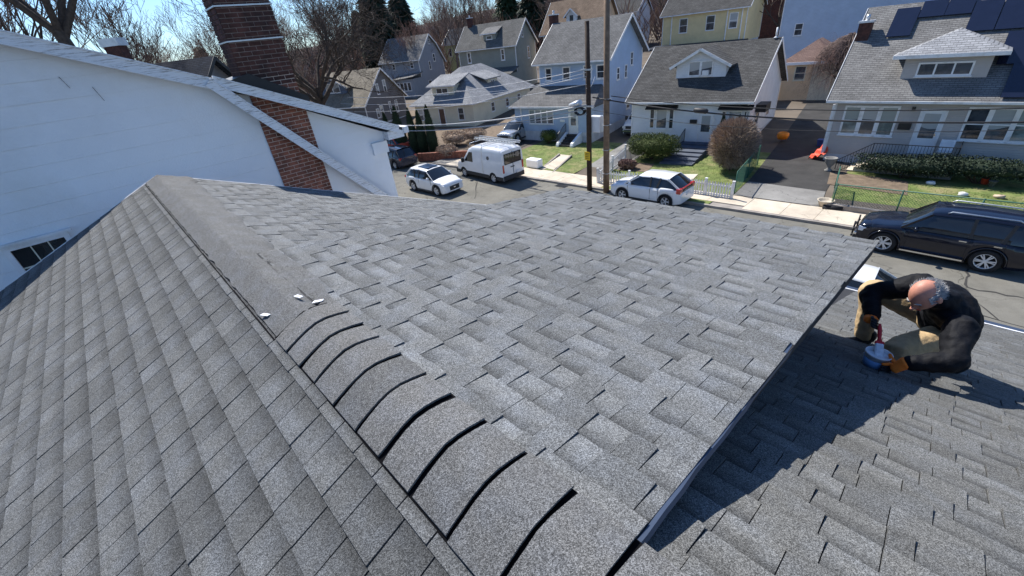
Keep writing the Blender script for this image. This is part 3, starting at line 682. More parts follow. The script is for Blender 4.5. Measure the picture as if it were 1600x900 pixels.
ground_patch('garden_path', 'concrete', [(p.x, p.y) for p in (at(1040, 296, .2), at(1066, 296, .2), at(1091, 270, .3), at(1062, 270, .3))], .035)
ground_patch('garden_path', 'concrete', [(p.x, p.y) for p in (at(845, 264, .15), at(862, 268, .15), at(893, 242, .3), at(876, 240, .3))], .035)
for a, b in (((843, 264), (874, 240)), ((862, 269), (893, 242))):
    p, q = at(*a, .2), at(*b, .35); m = MB(); m.beam((p.x, p.y, H(p.x, p.y) + .06), (q.x, q.y, H(q.x, q.y) + .06), .12, .2); o = m.build('path_edging', 'curb_stone'); o['kind'] = 'structure'
# grass blades on the lawns (one countless mass)
gm = MB(); NG = 15000
for (xa, xb, yb, n) in ((-16.8, -8.7, 31, 5200), (-4.1, 12, 29, 8000), (-27.4, -19.4, 30.5, 4600)):
    for i in range(n):
        x = rnd.uniform(xa, xb); y = rnd.uniform(lot(x) + (1.3 if xa == -4.1 else .1), yb); h = rnd.uniform(.015, .045); a = rnd.uniform(0, 3.14); dx, dy = .015 * math.cos(a), .015 * math.sin(a); z = H(x, y) + .01
        gm.add([(x - dx, y - dy, z), (x + dx, y + dy, z), (x + rnd.uniform(-.04, .04), y + rnd.uniform(-.04, .04), z + h)], [(0, 1, 2)])
o = gm.build('grass', 'grass_blade'); o['kind'] = 'stuff'; tag(o, 'short green grass on the front lawns across the street', 'grass')

# ================================================================= houses across the street
def Mface(x, y, z, face):           # local frame: x right, y into the wall, z up
    M = Matrix.Translation((x, y, z))
    return M @ Matrix.Rotation({'f': 0, 'r': math.pi / 2, 'l': -math.pi / 2, 'b': math.pi}[face], 4, 'Z')
def window(par, M, w_, h_, glass='pane_dark', cols=1, rail=True, fr=.08, trim='trim_white', sill=True, name='window', lab=None):
    m = MB(); o = -.045
    m.box(-w_ / 2, w_ / 2, o, .02, h_ - fr, h_); m.box(-w_ / 2, w_ / 2, o, .02, 0, fr)
    m.box(-w_ / 2, -w_ / 2 + fr, o, .02, fr, h_ - fr); m.box(w_ / 2 - fr, w_ / 2, o, .02, fr, h_ - fr)
    for i in range(1, cols): x = -w_ / 2 + w_ * i / cols; m.box(x - fr * .45, x + fr * .45, o + .003, .02, fr, h_ - fr)
    if rail: m.box(-w_ / 2 + fr, w_ / 2 - fr, o + .012, .02, h_ * .5 - .025, h_ * .5 + .025)
    if sill: m.box(-w_ / 2 - .05, w_ / 2 + .05, o - .05, .0, -.05, .0)
    f = m.build(name, trim, par, lab); f.matrix_local = M
    m = MB(); m.box(-w_ / 2 + fr, w_ / 2 - fr, -.008, .01, fr, h_ - fr); p = m.build('pane', glass, f); return f
def bwin(par, u0, u1, z0, z1, y, face='f', **k):
    if face == 'f': return window(par, Mface((u0 + u1) / 2, y, z0, 'f'), u1 - u0, z1 - z0, **k)
    if face == 'r': return window(par, Mface(y, (u0 + u1) / 2, z0, 'r'), abs(u1 - u0), z1 - z0, **k)
    return window(par, Mface(y, (u0 + u1) / 2, z0, 'l'), abs(u1 - u0), z1 - z0, **k)
def door(par, u0, u1, z0, z1, y, mat='door_white', glass=True, lab=None, trim='trim_white'):
    m = MB(); m.box(u0, u1, y - .02, y + .02, z0, z1)
    d = m.build('door', mat, par, lab)
    m = MB(); m.box(u0 - .09, u0, y - .05, y + .01, z0, z1 + .09); m.box(u1, u1 + .09, y - .05, y + .01, z0, z1 + .09); m.box(u0, u1, y - .05, y + .01, z1, z1 + .09); m.build('door_frame', trim, d)
    if glass: m = MB(); m.box(u0 + .13, u1 - .13, y - .035, y - .015, z0 + (z1 - z0) * .38, z1 - .13); m.build('door_glass', 'pane_blind', d)
    m = MB(); m.box(u1 - .12, u1 - .08, y - .07, y - .02, z0 + .95, z0 + 1.1); m.build('handle', 'chrome', d)
    return d
def rafter(p, q, off, th):         # roof slab corner helper
    d = Vector((q[0] - p[0], q[1] - p[1])).normalized(); n = Vector((-d.y, d.x)) * th; return n
def roofslab(m, prof, x0, x1, th=.12, axis='x'):     # prof: list of (y,z) from eave over ridge to eave
    k = len(prof); lowp = [(p[0], p[1] - th) for p in prof]
    m.prism(prof + lowp[::-1], x0, x1, axis)
def gable_house(name, label, X_, Y_, Z0, ph, W, D, He, Hr, wall, roofm, ov=.4, trim='trim_white', found=.6, rv=.5, prof=None, eave_y0=0.):
    h = thing(name, label, 'house', (X_, Y_, Z0), R(ph)); yr = D * rv
    s = (Hr - He) / yr; s2 = (Hr - He) / (D - yr)
    prof = prof or [(0, He), (yr, Hr), (D, He)]
    def zat(y):
        for a, b in zip(prof, prof[1:]):
            if a[0] <= y <= b[0]: return a[1] + (b[1] - a[1]) * (y - a[0]) / (b[0] - a[0])
        return prof[-1][1]
    wp = [(ov, found), (ov, zat(ov) - .13)] + [(p[0], p[1] - .13) for p in prof[1:-1]] + [(D - ov, zat(D - ov) - .13), (D - ov, found)]
    m = MB(); m.prism(wp[::-1], ov, W - ov, 'x'); m.build('wall', wall, h)
    m = MB(); m.box(ov + .03, W - ov - .03, ov + .03, D - ov - .03, -2.5, found); m.build('foundation', 'foundation', h)
    m = MB(); roofslab(m, prof, 0, W); r = m.build('roof', roofm, h)
    m = MB(); m.box(.0, W, -.09, -.003, He - .15, He - .03); m.build('gutter', trim, h)
    for x in (-.03, W):
        m = MB()
        for a, b in zip(prof, prof[1:]): m.beam((x + .015, a[0], a[1] - .09), (x + .015, b[0], b[1] - .09), .03, .2)
        m.build('rake_trim', trim, h)
    m = MB()
    for xx in (ov - .004, W - ov + .004):
        for yy in (ov, D - ov): m.box(xx - .045, xx + .045, yy - .05, yy + .05, found, zat(yy) - .16)
    m.build('corner_trim', trim, h, None, 'stuff')
    h_ = dict(o=h, s=s, He=He, Hr=Hr, D=D, W=W, yr=yr, roof=r, ov=ov); return h_
def dormer(hs, kind, u0, u1, v, zb, ze, zr, wall, roofm, wins=(), trim='trim_white', ovh=.3, glass='pane_dark', cols=1, apex=None):
    h = hs['o']; s = hs['s']; He = hs['He']; yb = min((ze - He) / s, hs['yr']) + .05; um = (u0 + u1) / 2
    m = MB()
    wp = [(u0, zb - .3), (u1, zb - .3), (u1, ze), (um, zr - .1), (u0, ze)] if kind == 'gable' else [(u0, zb - .3), (u1, zb - .3), (u1, ze), (u0, ze)]
    m.prism(wp, v, yb, 'y'); d = m.build('dormer', wall, h)
    yrr = min((zr - He) / s, hs['yr']) + .02
    m = MB()
    if kind == 'gable':
        k = (zr - ze) / (um - u0); z_e = ze - k * ovh; P_ = [(u0 - ovh, z_e), (um, zr), (u1 + ovh, z_e)]
        m.prism(P_ + [(p[0], p[1] - .09) for p in P_[::-1]], v - .35, yrr, 'y')
        t = MB(); t.beam((u0 - ovh, v - .37, z_e - .05), (um, v - .37, zr - .05), .04, .17); t.beam((um, v - .368, zr - .05), (u1 + ovh, v - .368, z_e - .05), .04, .17); t.build('dormer_trim', trim, d)
    elif kind == 'hip':
        a = ovh + .25; ya = v - .4; yapex = v + (apex if apex else 1.2)
        ybk = (ze - He) / s + .1
        V = [(u0 - a, ya, ze), (u1 + a, ya, ze), (um, yapex, zr), (um, max(yapex + .1, yrr), zr), (u0 - a, ybk, ze), (u1 + a, ybk, ze)]
        V += [(x, y, z - .1) for x, y, z in V]
        m.add(V, [(0, 1, 2), (1, 5, 3, 2), (4, 0, 2, 3), (6, 8, 7), (7, 8, 9, 11), (10, 9, 8, 6), (0, 6, 7, 1), (1, 7, 11, 5), (4, 10, 6, 0)])
        t = MB(); t.box(u0 - a, u1 + a, ya - .03, ya - .004, ze - .16, ze + .01); t.box(u0 - a - .03, u0 - a - .003, ya, ybk - .1, ze - .16, ze + .01); t.build('dormer_trim', trim, d)
    else:
        V = [(u0 - ovh, v - .35, ze), (u1 + ovh, v - .35, ze), (u1 + ovh, yrr, zr), (u0 - ovh, yrr, zr)]; V += [(x, y, z - .1) for x, y, z in V]
        m.add(V, [(0, 1, 2, 3), (7, 6, 5, 4), (0, 4, 5, 1), (1, 5, 6, 2), (3, 7, 4, 0), (2, 6, 7, 3)])
        t = MB(); t.box(u0 - ovh, u1 + ovh, v - .38, v - .354, ze - .13, ze + .01); t.build('dormer_trim', trim, d)
    m.build('dormer_roof', roofm, d)
    for (a, b, c, e, cc) in wins: window(h, Mface((a + b) / 2, v, c, 'f'), b - a, e - c, glass=glass, cols=cc, rail=False, name='dormer_window')
    return d
def chimney(par, x, y, z0, z1, w_=.6, mat='brick_red', capm='metal_light', d_=.6):
    m = MB(); m.box(x - w_ / 2, x + w_ / 2, y - d_ / 2, y + d_ / 2, z0, z1); n = m.build('chimney', mat, par)
    m = MB(); m.box(x - w_ / 2 - .06, x + w_ / 2 + .06, y - d_ / 2 - .06, y + d_ / 2 + .06, z1, z1 + .1); m.lathe([(.1, 0), (.1, .3)], 8, 0, Matrix.Translation((x, y, z1 + .1))); m.build('chimney_cap', capm, n)
def steps(par, u0, u1, y0, z0, n, rise, run, mat='concrete_grey', cheek=None):
    for i in range(n):
        m = MB(); m.box(u0 + .002 * i, u1 - .002 * i, y0 - run * (n - i), y0 - .004 * i, z0 - .4, z0 + rise * (i + 1)); m.build('step', mat, par)
def railing(par, pts, hgt=.85, mat='black_metal', sp=.13, name='railing'):
    m = MB()
    for a, b in zip(pts, pts[1:]):
        a = Vector(a); b = Vector(b); m.beam(a + Vector((0, 0, hgt)), b + Vector((0, 0, hgt)), .035, .035); m.beam(a + Vector((0, 0, .1)), b + Vector((0, 0, .1)), .025, .025)
        n = max(1, int((b - a).length / sp))
        for i in range(n + 1): p = a.lerp(b, i / n); t = .018 if 0 < i < n else .035; m.box(p.x - t / 2, p.x + t / 2, p.y - t / 2, p.y + t / 2, p.z, p.z + hgt)
    return m.build(name, mat, par)

# --- centre white bungalow
C = gable_house('white_bungalow', 'white bungalow with charcoal roof and pointed dormer behind the picket fence', -19.93, 30.79, -.21, 6.9, 9.1, 10.12, 3.85, 7.15, 'siding_white', 'roof_charcoal', ov=.42, found=1.0)
c = C['o']
dormer(C, 'gable', 3.06, 6.54, 2.0, 5.15, 6.1, 7.02, 'siding_white', 'roof_charcoal', [(3.94, 4.8, 5.25, 6.24, 1), (4.8, 5.66, 5.25, 6.24, 1)], ovh=.4, glass='pane_blind')
m = MB(); m.box(5.0, 5.42, 1.78, 1.98, 5.3, 5.62); m.build('window_air_conditioner', 'trim_white', c)
bwin(c, 1.85, 2.28, 1.85, 3.3, .42, glass='pane_dark'); bwin(c, 2.36, 3.26, 1.85, 3.3, .42, glass='pane_blind', rail=False); bwin(c, 3.34, 3.77, 1.85, 3.3, .42, glass='pane_dark')
bwin(c, 7.05, 7.4, 1.9, 3.2, .42); bwin(c, 7.5, 8.4, 1.9, 3.2, .42, glass='pane_blind', rail=False); bwin(c, 8.48, 8.85, 1.9, 3.2, .42)
for a, b in ((1.65, 4.0), (6.9, 9.05)): m = MB(); m.prism([(.42, 3.36), (-.05, 3.30), (-.05, 3.36), (.42, 3.58)][::-1], a, b, 'x'); m.build('window_awning', 'black_metal', c)
door(c, 5.65, 6.5, 1.0, 2.98, .42, lab='white storm door with a glass pane')
m = MB(); m.box(4.98, 5.46, .28, .4, 2.32, 2.58); m.build('mailbox', 'black_metal', c)
m = MB(); m.box(6.56, 6.72, .38, .41, 2.4, 2.7); m.build('house_number_plate', 'trim_white', c)
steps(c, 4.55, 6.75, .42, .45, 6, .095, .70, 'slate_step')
railing(c, [(4.7, -.9, .55), (4.7, .3, 1.0)], .95)
m = MB(); m.tube([(8.7, 5.0, 7.1), (8.7, 5.0, 7.75)], .06, 8); m.lathe([(.16, 0), (.07, .08)], 10, 0, Matrix.Translation((8.7, 5.0, 7.12))); m.build('vent_pipe', 'trim_white', c)
m = MB(); m.prism([(2.6, 2.7), (4.0, 2.7), (4.0, 3.2), (2.6, 3.2)], 8.69, 9.35, 'x'); m.build('side_awning', 'black_metal', c)
bwin(c, 2.7, 3.9, 1.7, 2.7, 8.69, 'r'); bwin(c, 6.2, 7.2, 1.7, 2.8, 8.69, 'r')
# --- right taupe bungalow
Rr = gable_house('taupe_bungalow', 'taupe bungalow with solar panels and a wide hipped dormer, at far right', -6.81, 31.44, -.15, 1.53, 13.5, 9.88, 3.99, 8.29, 'siding_taupe', 'roof_grey', ov=.45, found=.9)
r_ = Rr['o']
dormer(Rr, 'hip', 2.87, 6.15, 1.05, 4.9, 6.05, 7.0, 'siding_taupe', 'roof_light', [(3.45, 5.57, 5.0, 5.66, 3)], apex=1.35, ovh=.25)
for (a, b, cc, gl) in ((.9, 1.74, 1, 'pane_teal'), (1.74, 2.56, 1, 'pane_blind'), (2.56, 3.38, 1, 'pane_teal'), (6.02, 6.86, 1, 'pane_dark'), (6.86, 7.76, 1, 'pane_blind'), (7.76, 8.66, 1, 'pane_teal')):
    bwin(r_, a, b, 2.03, 3.64, .45, glass=gl, fr=.1)
door(r_, 4.33, 5.22, 1.22, 3.42, .45, lab='white storm door with a large glass pane')
m = MB(); m.box(3.52, 4.06, .30, .43, 2.46, 2.78); m.build('mailbox', 'black_metal', r_)
m = MB(); m.box(1.7, 2.0, -.0, .1, 3.72, 3.8) if 0 else m.box(3.85, 4.0, .33, .43, 3.42, 3.62); m.build('porch_lamp', 'black_metal', r_)
m = MB(); m.box(2.9, 6.4, -1.1, .46, -.3, 1.15); m.build('porch', 'concrete_grey', r_)
for i in range(5):
    m = MB(); m.box(2.9 - .3 * (5 - i), 2.9 - .3 * (4 - i), -1.1, .2, -.5, .05 + .2 * i); m.build('step', 'concrete', r_)
railing(r_, [(1.45, -1.1, .1), (2.9, -1.1, 1.15), (6.3, -1.1, 1.15), (6.3, .35, 1.15)], .85)
m = MB(); m.box(.30, .44, .3, .44, .9, 3.7); m.build('downspout', 'trim_white', r_)
m = MB(); m.box(.38, .46, .47, 3.8, .8, 3.5); m.build('brick_side_panel', 'brick_red', r_)
chimney(r_, .35, 3.4, 5.0, 7.6, .6, 'brick_dark')
def on_slope(hs, u, v, lift=.0): return (u, v, hs['He'] + hs['s'] * v + lift)
slv = Vector((0, 1, Rr['s'])).normalized()
k = 0
for (u, v) in [(2.75, 3.40)] + [(2.75, 3.40)] * 0 + [(2.8 + 1.06 * i, 4.05) for i in range(0)] + [(2.05, 3.25)] * 0: pass
pan = [(1.45, 3.1)] + [(2.52 + 1.06 * i, 4.0) for i in range(2)] + [(4.66, 3.1)] + [(5.74 + 1.06 * i, 3.1) for i in range(6)] + [(6.3 + 1.06 * i, 1.5) for i in range(6)] + [(6.9 + 1.06 * i, .05) for i in range(5)]
for (u, v) in pan:
    L = 1.95 if v != 4.0 else 1.1
    p = Vector(on_slope(Rr, u, v, .1)); M_ = frame(p, (1, 0, 0), Vector((0, -slv.z, slv.y)))
    m = MB(); m.box(0, 1.04, 0, L * 0 + L, 0, .045); o = m.build('solar_panel', 'solar', r_); o.matrix_local = M_
bwin(r_, 1.4, 2.3, 2.2, 3.3, .45, 'l'); bwin(r_, 5.0, 6.0, 2.0, 3.1, .45, 'l')
# --- blue gabled house with low front porch
B_ = gable_house('blue_house', 'tall blue house with grey roof and low enclosed front, behind the utility poles', -30.79, 31.9, .24, 9.08, 7.93, 8.2, 6.27, 9.35, 'siding_blue', 'roof_mid', ov=.5, found=.9)
b_ = B_['o']
for (a, b, z0, z1) in ((1.1, 1.85, 4.78, 6.0), (2.95, 3.8, 4.75, 6.0), (5.1, 5.95, 4.75, 6.0), (6.35, 7.2, 4.75, 6.0)): bwin(b_, a, b, z0, z1 - .1, .5, glass='pane_dark', fr=.11)
for (a, b, z0, z1) in ((5.05, 5.65, 5.25, 6.35), (3.85, 4.4, 4.35, 5.45), (2.2, 2.8, 4.4, 5.4), (4.4, 5.2, 1.6, 2.8)): bwin(b_, a, b, z0, z1, 7.43, 'r')
chimney(b_, -.25, 4.6, 0, 10.0, .7, 'brick_dark')
m = MB(); V = [(-1.7, 2.3, 3.95), (.6, 2.3, 3.95), (.6, 5.6, 3.95), (-1.7, 5.6, 3.95), (.5, 3.9, 5.4)]; m.add(V, [(0, 1, 4), (1, 2, 4), (2, 3, 4), (3, 0, 4), (3, 2, 1, 0)]); m.build('bay_roof', 'roof_mid', b_)
m = MB(); m.box(-1.4, .5, 2.6, 5.3, -.5, 3.9); m.build('bay', 'siding_olive', b_)
for i in range(5):
    m = MB(); yy = 2.2 + i * .5; p = on_slope(B_, 4.2 + (i % 3) * .45, yy, .0); m.ball((p[0], p[1], p[2] + .1), .05, 6, 4); tag(m.build('bird', 'black_metal'), ['small dark bird low on the blue house roof', 'dark bird left of its flock on the blue roof', 'dark bird at the right of the roof flock', 'middle dark bird of the flock above the poles', 'highest dark bird on the blue house roof'][i], 'bird', 'birds on the blue house roof')
# porch block
m = MB(); m.box(-.75, 7.35, -2.3, .49, .9, 3.05); m.build('porch_wall', 'siding_blue', b_)
m = MB(); m.box(-.7, 7.3, -2.25, .49, -2.5, .9); m.build('porch_foundation', 'foundation', b_)
m = MB(); V = [(-1.1, -2.7, 3.08), (7.75, -2.7, 3.08), (6.9, .5, 4.35), (.0, .5, 4.35), (-1.1, .5, 3.08), (7.75, .5, 3.08)]; V += [(a, b, cc - .1) for a, b, cc in V]
m.add(V, [(0, 1, 2, 3), (0, 3, 4), (1, 5, 2), (0, 6, 7, 1), (1, 7, 11, 5), (4, 10, 6, 0), (6, 10, 11, 7)]); m.build('porch_roof', 'roof_mid', b_)
m = MB(); m.box(-1.1, 7.75, -2.78, -2.71, 2.95, 3.08); m.build('porch_gutter', 'trim_white', b_)
for i in range(4): bwin(b_, .9 + i * .66, 1.56 + i * .66, 1.55, 2.78, -2.3, glass='pane_blind' if i % 2 else 'pane_teal', rail=False, fr=.06)
door(b_, 5.2, 5.95, .75, 2.68, -2.3, 'door_white', lab='glazed white storm door above the dark steps')
for uu in (.0, 7.2): m = MB(); m.box(uu - .05, uu + .05, -2.38, -2.30, .2, 3.0); m.build('downspout', 'trim_white', b_)
m = MB(); m.box(4.25, 4.7, -2.36, -2.30, 1.75, 1.95); m.build('notice_plate', 'trim_white', b_)
steps(b_, 5.0, 6.1, -2.3, .0, 5, .15, .32, 'asphalt_dark')
for uu in (4.72, 6.12): m = MB(); m.prism([(-4.0, -.4), (-2.3, -.4), (-2.3, .9), (-3.9, .32), (-4.0, .15)], uu, uu + .26, 'x'); m.build('step_side_wall', 'stucco_white', b_)
railing(b_, [(4.84, -3.8, .35), (4.84, -2.4, .95)], .7)
# --- cream hip-roofed bungalow
hp = thing('cream_bungalow', 'cream bungalow with pale shingled hip roof behind the row of evergreens', 'house', (-50.6, 29.9, -.16), R(15.07)); W_, D_, e_, t_ = 9.9, 14.6, 3.05, 6.55
m = MB(); V = [(0, 0, e_), (W_, 0, e_), (W_, D_, e_), (0, D_, e_), (W_ / 2, W_ / 2, t_), (W_ / 2, D_ - W_ / 2, t_)]; V += [(a, b, cc - .12) for a, b, cc in V]
m.add(V, [(0, 1, 4), (1, 2, 5, 4), (2, 3, 5), (3, 0, 4, 5), (0, 6, 7, 1), (1, 7, 8, 2), (2, 8, 9, 3), (3, 9, 6, 0), (6, 9, 8, 7)]); m.build('roof', 'roof_light', hp)
m = MB(); m.box(.45, W_ - .45, .45, D_ - .45, .5, e_ - .12); m.build('wall', 'siding_cream', hp); m = MB(); m.box(.5, W_ - .5, .5, D_ - .5, -2, .5); m.build('foundation', 'foundation', hp)
m = MB(); m.box(0, W_, -.08, -.003, e_ - .14, e_ - .01); m.box(W_ + .003, W_ + .08, 0, D_, e_ - .14, e_ - .01); m.build('gutter', 'trim_white', hp)
HS = dict(o=hp, s=(t_ - e_) / (W_ / 2), He=e_, yr=W_ / 2, D=D_, W=W_)
dormer(HS, 'shed', 3.1, 6.35, 1.25, 3.9, 4.98, 5.95, 'siding_cream', 'roof_light', [(3.75, 5.55, 3.98, 4.72, 2)], ovh=.6)
door(hp, 4.3, 5.1, .6, 2.5, .45, 'door_brown', False); bwin(hp, 7.2, 8.1, 1.2, 2.6, .45); bwin(hp, .9, 1.7, 1.2, 2.6, .45, glass='pane_blind'); bwin(hp, 1.75, 2.6, 1.2, 2.6, .45)
for v in (4.2, 7.6, 10.6): bwin(hp, v, v + .8, 1.4, 2.5, W_ - .45, 'r')
# side shed dormer facing right
m = MB(); m.box(W_ - 3.2, W_ - 2.0, 6.4, 8.6, 3.8, 5.0); sdm = m.build('side_dormer', 'siding_cream', hp)
m = MB(); V = [(W_ - 1.55, 5.3, 4.98), (W_ - 1.55, 8.9, 4.98), (W_ - 4.3, 8.9, 5.95), (W_ - 4.3, 5.3, 5.95)]; V += [(a, b, cc - .1) for a, b, cc in V]; m.add(V, [(0, 1, 2, 3), (7, 6, 5, 4), (0, 4, 5, 1), (1, 5, 6, 2), (3, 7, 4, 0)]); m.build('side_dormer_roof', 'roof_light', sdm)
window(hp, Mface(W_ - 2.0, 7.5, 4.0, 'r'), .9, .7, cols=2, rail=False, name='dormer_window')
# --- brown-grey gabled house, left
G1 = gable_house('dark_grey_house', 'dark grey gabled house with tan roof and white-trimmed dormer, left of the hip roof', -67.16, 23.58, .74, 20.35, 10.54, 9.22, 2.39, 6.55, 'siding_darkgrey', 'roof_tan', ov=.42, found=-.2)
g1 = G1['o']; dormer(G1, 'gable', 1.3, 6.3, 1.7, 3.95, 4.95, 6.15, 'siding_navy', 'roof_tan', [(2.6, 3.9, 4.1, 5.3, 1), (3.9, 5.2, 4.1, 5.3, 1)], ovh=.6, glass='pane_blind')
for (a, b, z0, z1) in ((4.85, 5.45, 3.5, 5.0), (3.35, 3.9, 3.35, 4.7), (5.1, 5.6, .65, 2.2), (6.45, 7.0, .55, 2.2), (2.3, 2.9, .5, 1.7), (3.1, 3.8, .5, 2.0)): bwin(g1, a, b, z0, z1, 10.12, 'r', glass='pane_blind')
# --- grey gabled house
G2 = gable_house('slate_grey_house', 'slate grey two-storey house with a tall gable, above the hip-roofed bungalow', -82.37, 43.98, 1.86, 19.88, 9.56, 8.6, 5.3, 9.14, 'siding_grey', 'roof_grey', ov=.45, found=-.2, prof=[(0, 5.2), (4.3, 9.14), (6.2, 7.6), (8.6, 4.3)])
g2 = G2['o']
for (a, b) in ((2.9, 3.6), (7.1, 7.85)): bwin(g2, a, b, 4.0, 5.0, .45)
for (a, b, z0, z1) in ((4.4, 4.9, 7.5, 8.3), (5.0, 5.7, 4.6, 5.9), (3.4, 4.0, 3.4, 4.8), (2.3, 3.4, .3, 1.7)): bwin(g2, a, b, z0, z1, 9.11, 'r')
m = MB(); m.box(4.5, 9.3, -2.4, .44, -3, 2.5); m.build('porch', 'siding_grey', g2)
m = MB(); V = [(3.6, -2.8, 2.4), (9.7, -2.8, 2.9), (9.7, .44, 3.4), (3.6, .44, 2.9)]; V += [(a, b, cc - .12) for a, b, cc in V]; m.add(V, [(0, 1, 2, 3), (7, 6, 5, 4), (0, 4, 5, 1), (1, 5, 6, 2), (3, 7, 4, 0)]); m.build('porch_roof', 'roof_grey', g2)
for i in range(4): bwin(g2, 5.3 + i * .85, 6.1 + i * .85, .6, 2.0, -2.4, rail=False)
# --- olive house
G3 = gable_house('olive_house', 'olive green-grey house with a small dormer, uphill behind the hip roof', -63.6, 48.17, 2.26, 15.28, 11.6, 7.2, 5.5, 8.9, 'siding_olive', 'roof_olivegrey', ov=.42, found=-.5)
g3 = G3['o']; dormer(G3, 'shed', 5.1, 7.35, 1.15, 6.6, 7.45, 8.3, 'siding_olive', 'roof_grey', [(5.65, 6.75, 6.62, 7.15, 1)], ovh=.4)
for (a, b) in ((2.0, 2.75), (8.5, 9.2)): bwin(g3, a, b, 3.6, 5.2, .42, fr=.13)
bwin(g3, 4.1, 4.8, 3.4, 5.1, 11.18, 'r'); bwin(g3, 2.6, 3.1, 6.4, 7.4, 11.18, 'r')
for i in range(4): bwin(g3, 9.2 + i * .5 - .5, 9.7 + i * .5 - .5, 0.1, 1.6, -1.9, rail=False)
m = MB(); m.box(5.2, 11.3, -1.9, .41, -3, 1.9); m.build('porch', 'siding_olive', g3)
m = MB(); V = [(4.8, -2.3, 1.9), (11.6, -2.3, 1.9), (11.6, .41, 2.7), (4.8, .41, 2.7)]; V += [(a, b, cc - .12) for a, b, cc in V]; m.add(V, [(0, 1, 2, 3), (7, 6, 5, 4), (0, 4, 5, 1), (1, 5, 6, 2), (3, 7, 4, 0)]); m.build('porch_roof', 'roof_olivegrey', g3)
chimney(g3, 1.2, 3.6, 6, 9.9, .8, 'brick_dark')
# --- yellow house behind the centre bungalow
G4 = gable_house('yellow_house', 'yellow house with charcoal roof directly behind the white bungalow', -38.6, 68.2, 3.02, 6.89, 12.4, 9.0, 6.0, 9.2, 'siding_yellow', 'roof_charcoal', ov=.4, found=1.9)
g4 = G4['o']
for (a, b) in ((2.9, 4.1), (6.7, 7.9), (9.8, 10.9)): bwin(g4, a, b, 3.6, 5.45, .4, glass='pane_blind' if a > 9 else 'pane_dark')
for uu in (1.75, 9.5, 11.4): m = MB(); m.box(uu - .06, uu + .06, .28, .38, .5, 5.8); m.build('downspout', 'trim_white', g4)
chimney(g4, 9.2, 1.5, 0, 3.4, .9, 'paint_navy')
m = MB(); V = [(-.6, -3.6, 2.0), (12.6, -3.6, 2.0), (12.6, .38, 2.2), (-.6, .38, 2.2)]; V += [(a, b, cc - .14) for a, b, cc in V]; m.add(V, [(0, 1, 2, 3), (7, 6, 5, 4), (0, 4, 5, 1), (1, 5, 6, 2), (3, 7, 4, 0)]); m.build('porch_roof', 'roof_dark', g4)
# --- tan house behind the blue one
G5 = gable_house('tan_house', 'tan two-storey house with brown roof rising behind the blue house', -53.4, 57.5, 2.3, 11.45, 10.4, 8.6, 6.2, 10.6, 'siding_tan', 'roof_brown', ov=.5, found=1.2)
g5 = G5['o']; dormer(G5, 'gable', 4.2, 6.0, 1.4, 7.5, 8.5, 9.3, 'siding_white', 'roof_brown', [(4.7, 5.5, 7.6, 8.5, 1)], ovh=.3)
for (a, b, z0, z1) in ((3.0, 3.8, 4.2, 5.6), (5.2, 6.0, 4.2, 5.6), (4.0, 4.8, 1.8, 3.1)): bwin(g5, a, b, z0, z1, 9.9, 'r')
# --- pale blue house behind the shed
G6 = gable_house('pale_blue_house', 'tall pale blue house behind the driveway, half hidden by a weeping tree', -19.6, 60.0, 2.4, 8, 14, 9, 10.5, 13.5, 'siding_paleblue', 'roof_charcoal', ov=.4, found=1.0)
g6 = G6['o']
for (a, b, z0, z1) in ((2.0, 3.0, 7.2, 8.9), (5.2, 6.4, 7.4, 9.0), (1.8, 2.6, 3.2, 4.4), (9, 10.2, 7.4, 9)): bwin(g6, a, b, z0, z1, .4)
# --- white house between yellow and tan, uphill
G7 = gable_house('small_white_house', 'small white house seen in the gap left of the yellow house', -62, 84, 4.5, 10, 9, 8, 6, 9, 'siding_white', 'roof_charcoal', found=.5)
for a in (2, 4.6, 7): bwin(G7['o'], a, a + 1, 3.2, 4.8, .4)
# --- lime house, sage house, pale-grey house far left
G8 = gable_house('lime_house', 'lime green house between the slate grey and olive houses', -92, 66, 3.2, 17, 9, 8, 5.6, 8.6, 'siding_lime', 'roof_dark', found=.2)
for a in (1.5, 3.5, 5.6): bwin(G8['o'], a, a + .9, 3.2, 4.8, .4); bwin(G8['o'], 2, 3, 2.6, 4, 8.6, 'r')
G9 = gable_house('sage_house', 'pale sage gambrel house glimpsed through bare branches at left', -118, 50, 2.6, 20, 11, 8, 5.0, 8.4, 'siding_sage', 'roof_grey', found=.2)
bwin(G9['o'], 3.6, 4.4, 5.6, 6.9, 10.6, 'r')
G10 = gable_house('pale_grey_house', 'pale grey gabled house left of the slate grey house', -108, 51, 2.2, 20, 14, 9, 4.4, 7.6, 'siding_paleblue', 'roof_mid', found=.2)
bwin(G10['o'], 1.4, 2.4, 1.8, 3.3, 13.6, 'r'); bwin(G10['o'], 4.1, 4.9, 5.3, 6.1, 13.6, 'r')
for i in range(4): bwin(G10['o'], 2 + i * 1.7, 3 + i * 1.7, 2.2, 3.6, .4)
# --- dark roof beside the white house
G11 = gable_house('dark_roofed_house', 'house with a dark slate roof, shade painted in, just past the white house ridge', -34.4, -2.6, .1, 49, 9, 8, 7.0, 9.75, 'siding_darkgrey', 'roof_shaded', trim='black_metal', found=.6)  # near-black blue of the roof paints in the shade on its slope
q = atD(186, 84, 23); q = Matrix.Rotation(-R(49), 4, 'Z') @ (q - Vector((-34.4, -2.6, .1)))
m = MB(); m.box(q.x - .4, q.x + .4, q.y - .3, q.y + .3, 6, q.z + .35); n_ = m.build('chimney', 'brick_dark', G11['o']); m = MB(); m.box(q.x - .48, q.x + .48, q.y - .38, q.y + .38, q.z + .35, q.z + .72); m.build('chimney_cap', 'metal_light', n_)
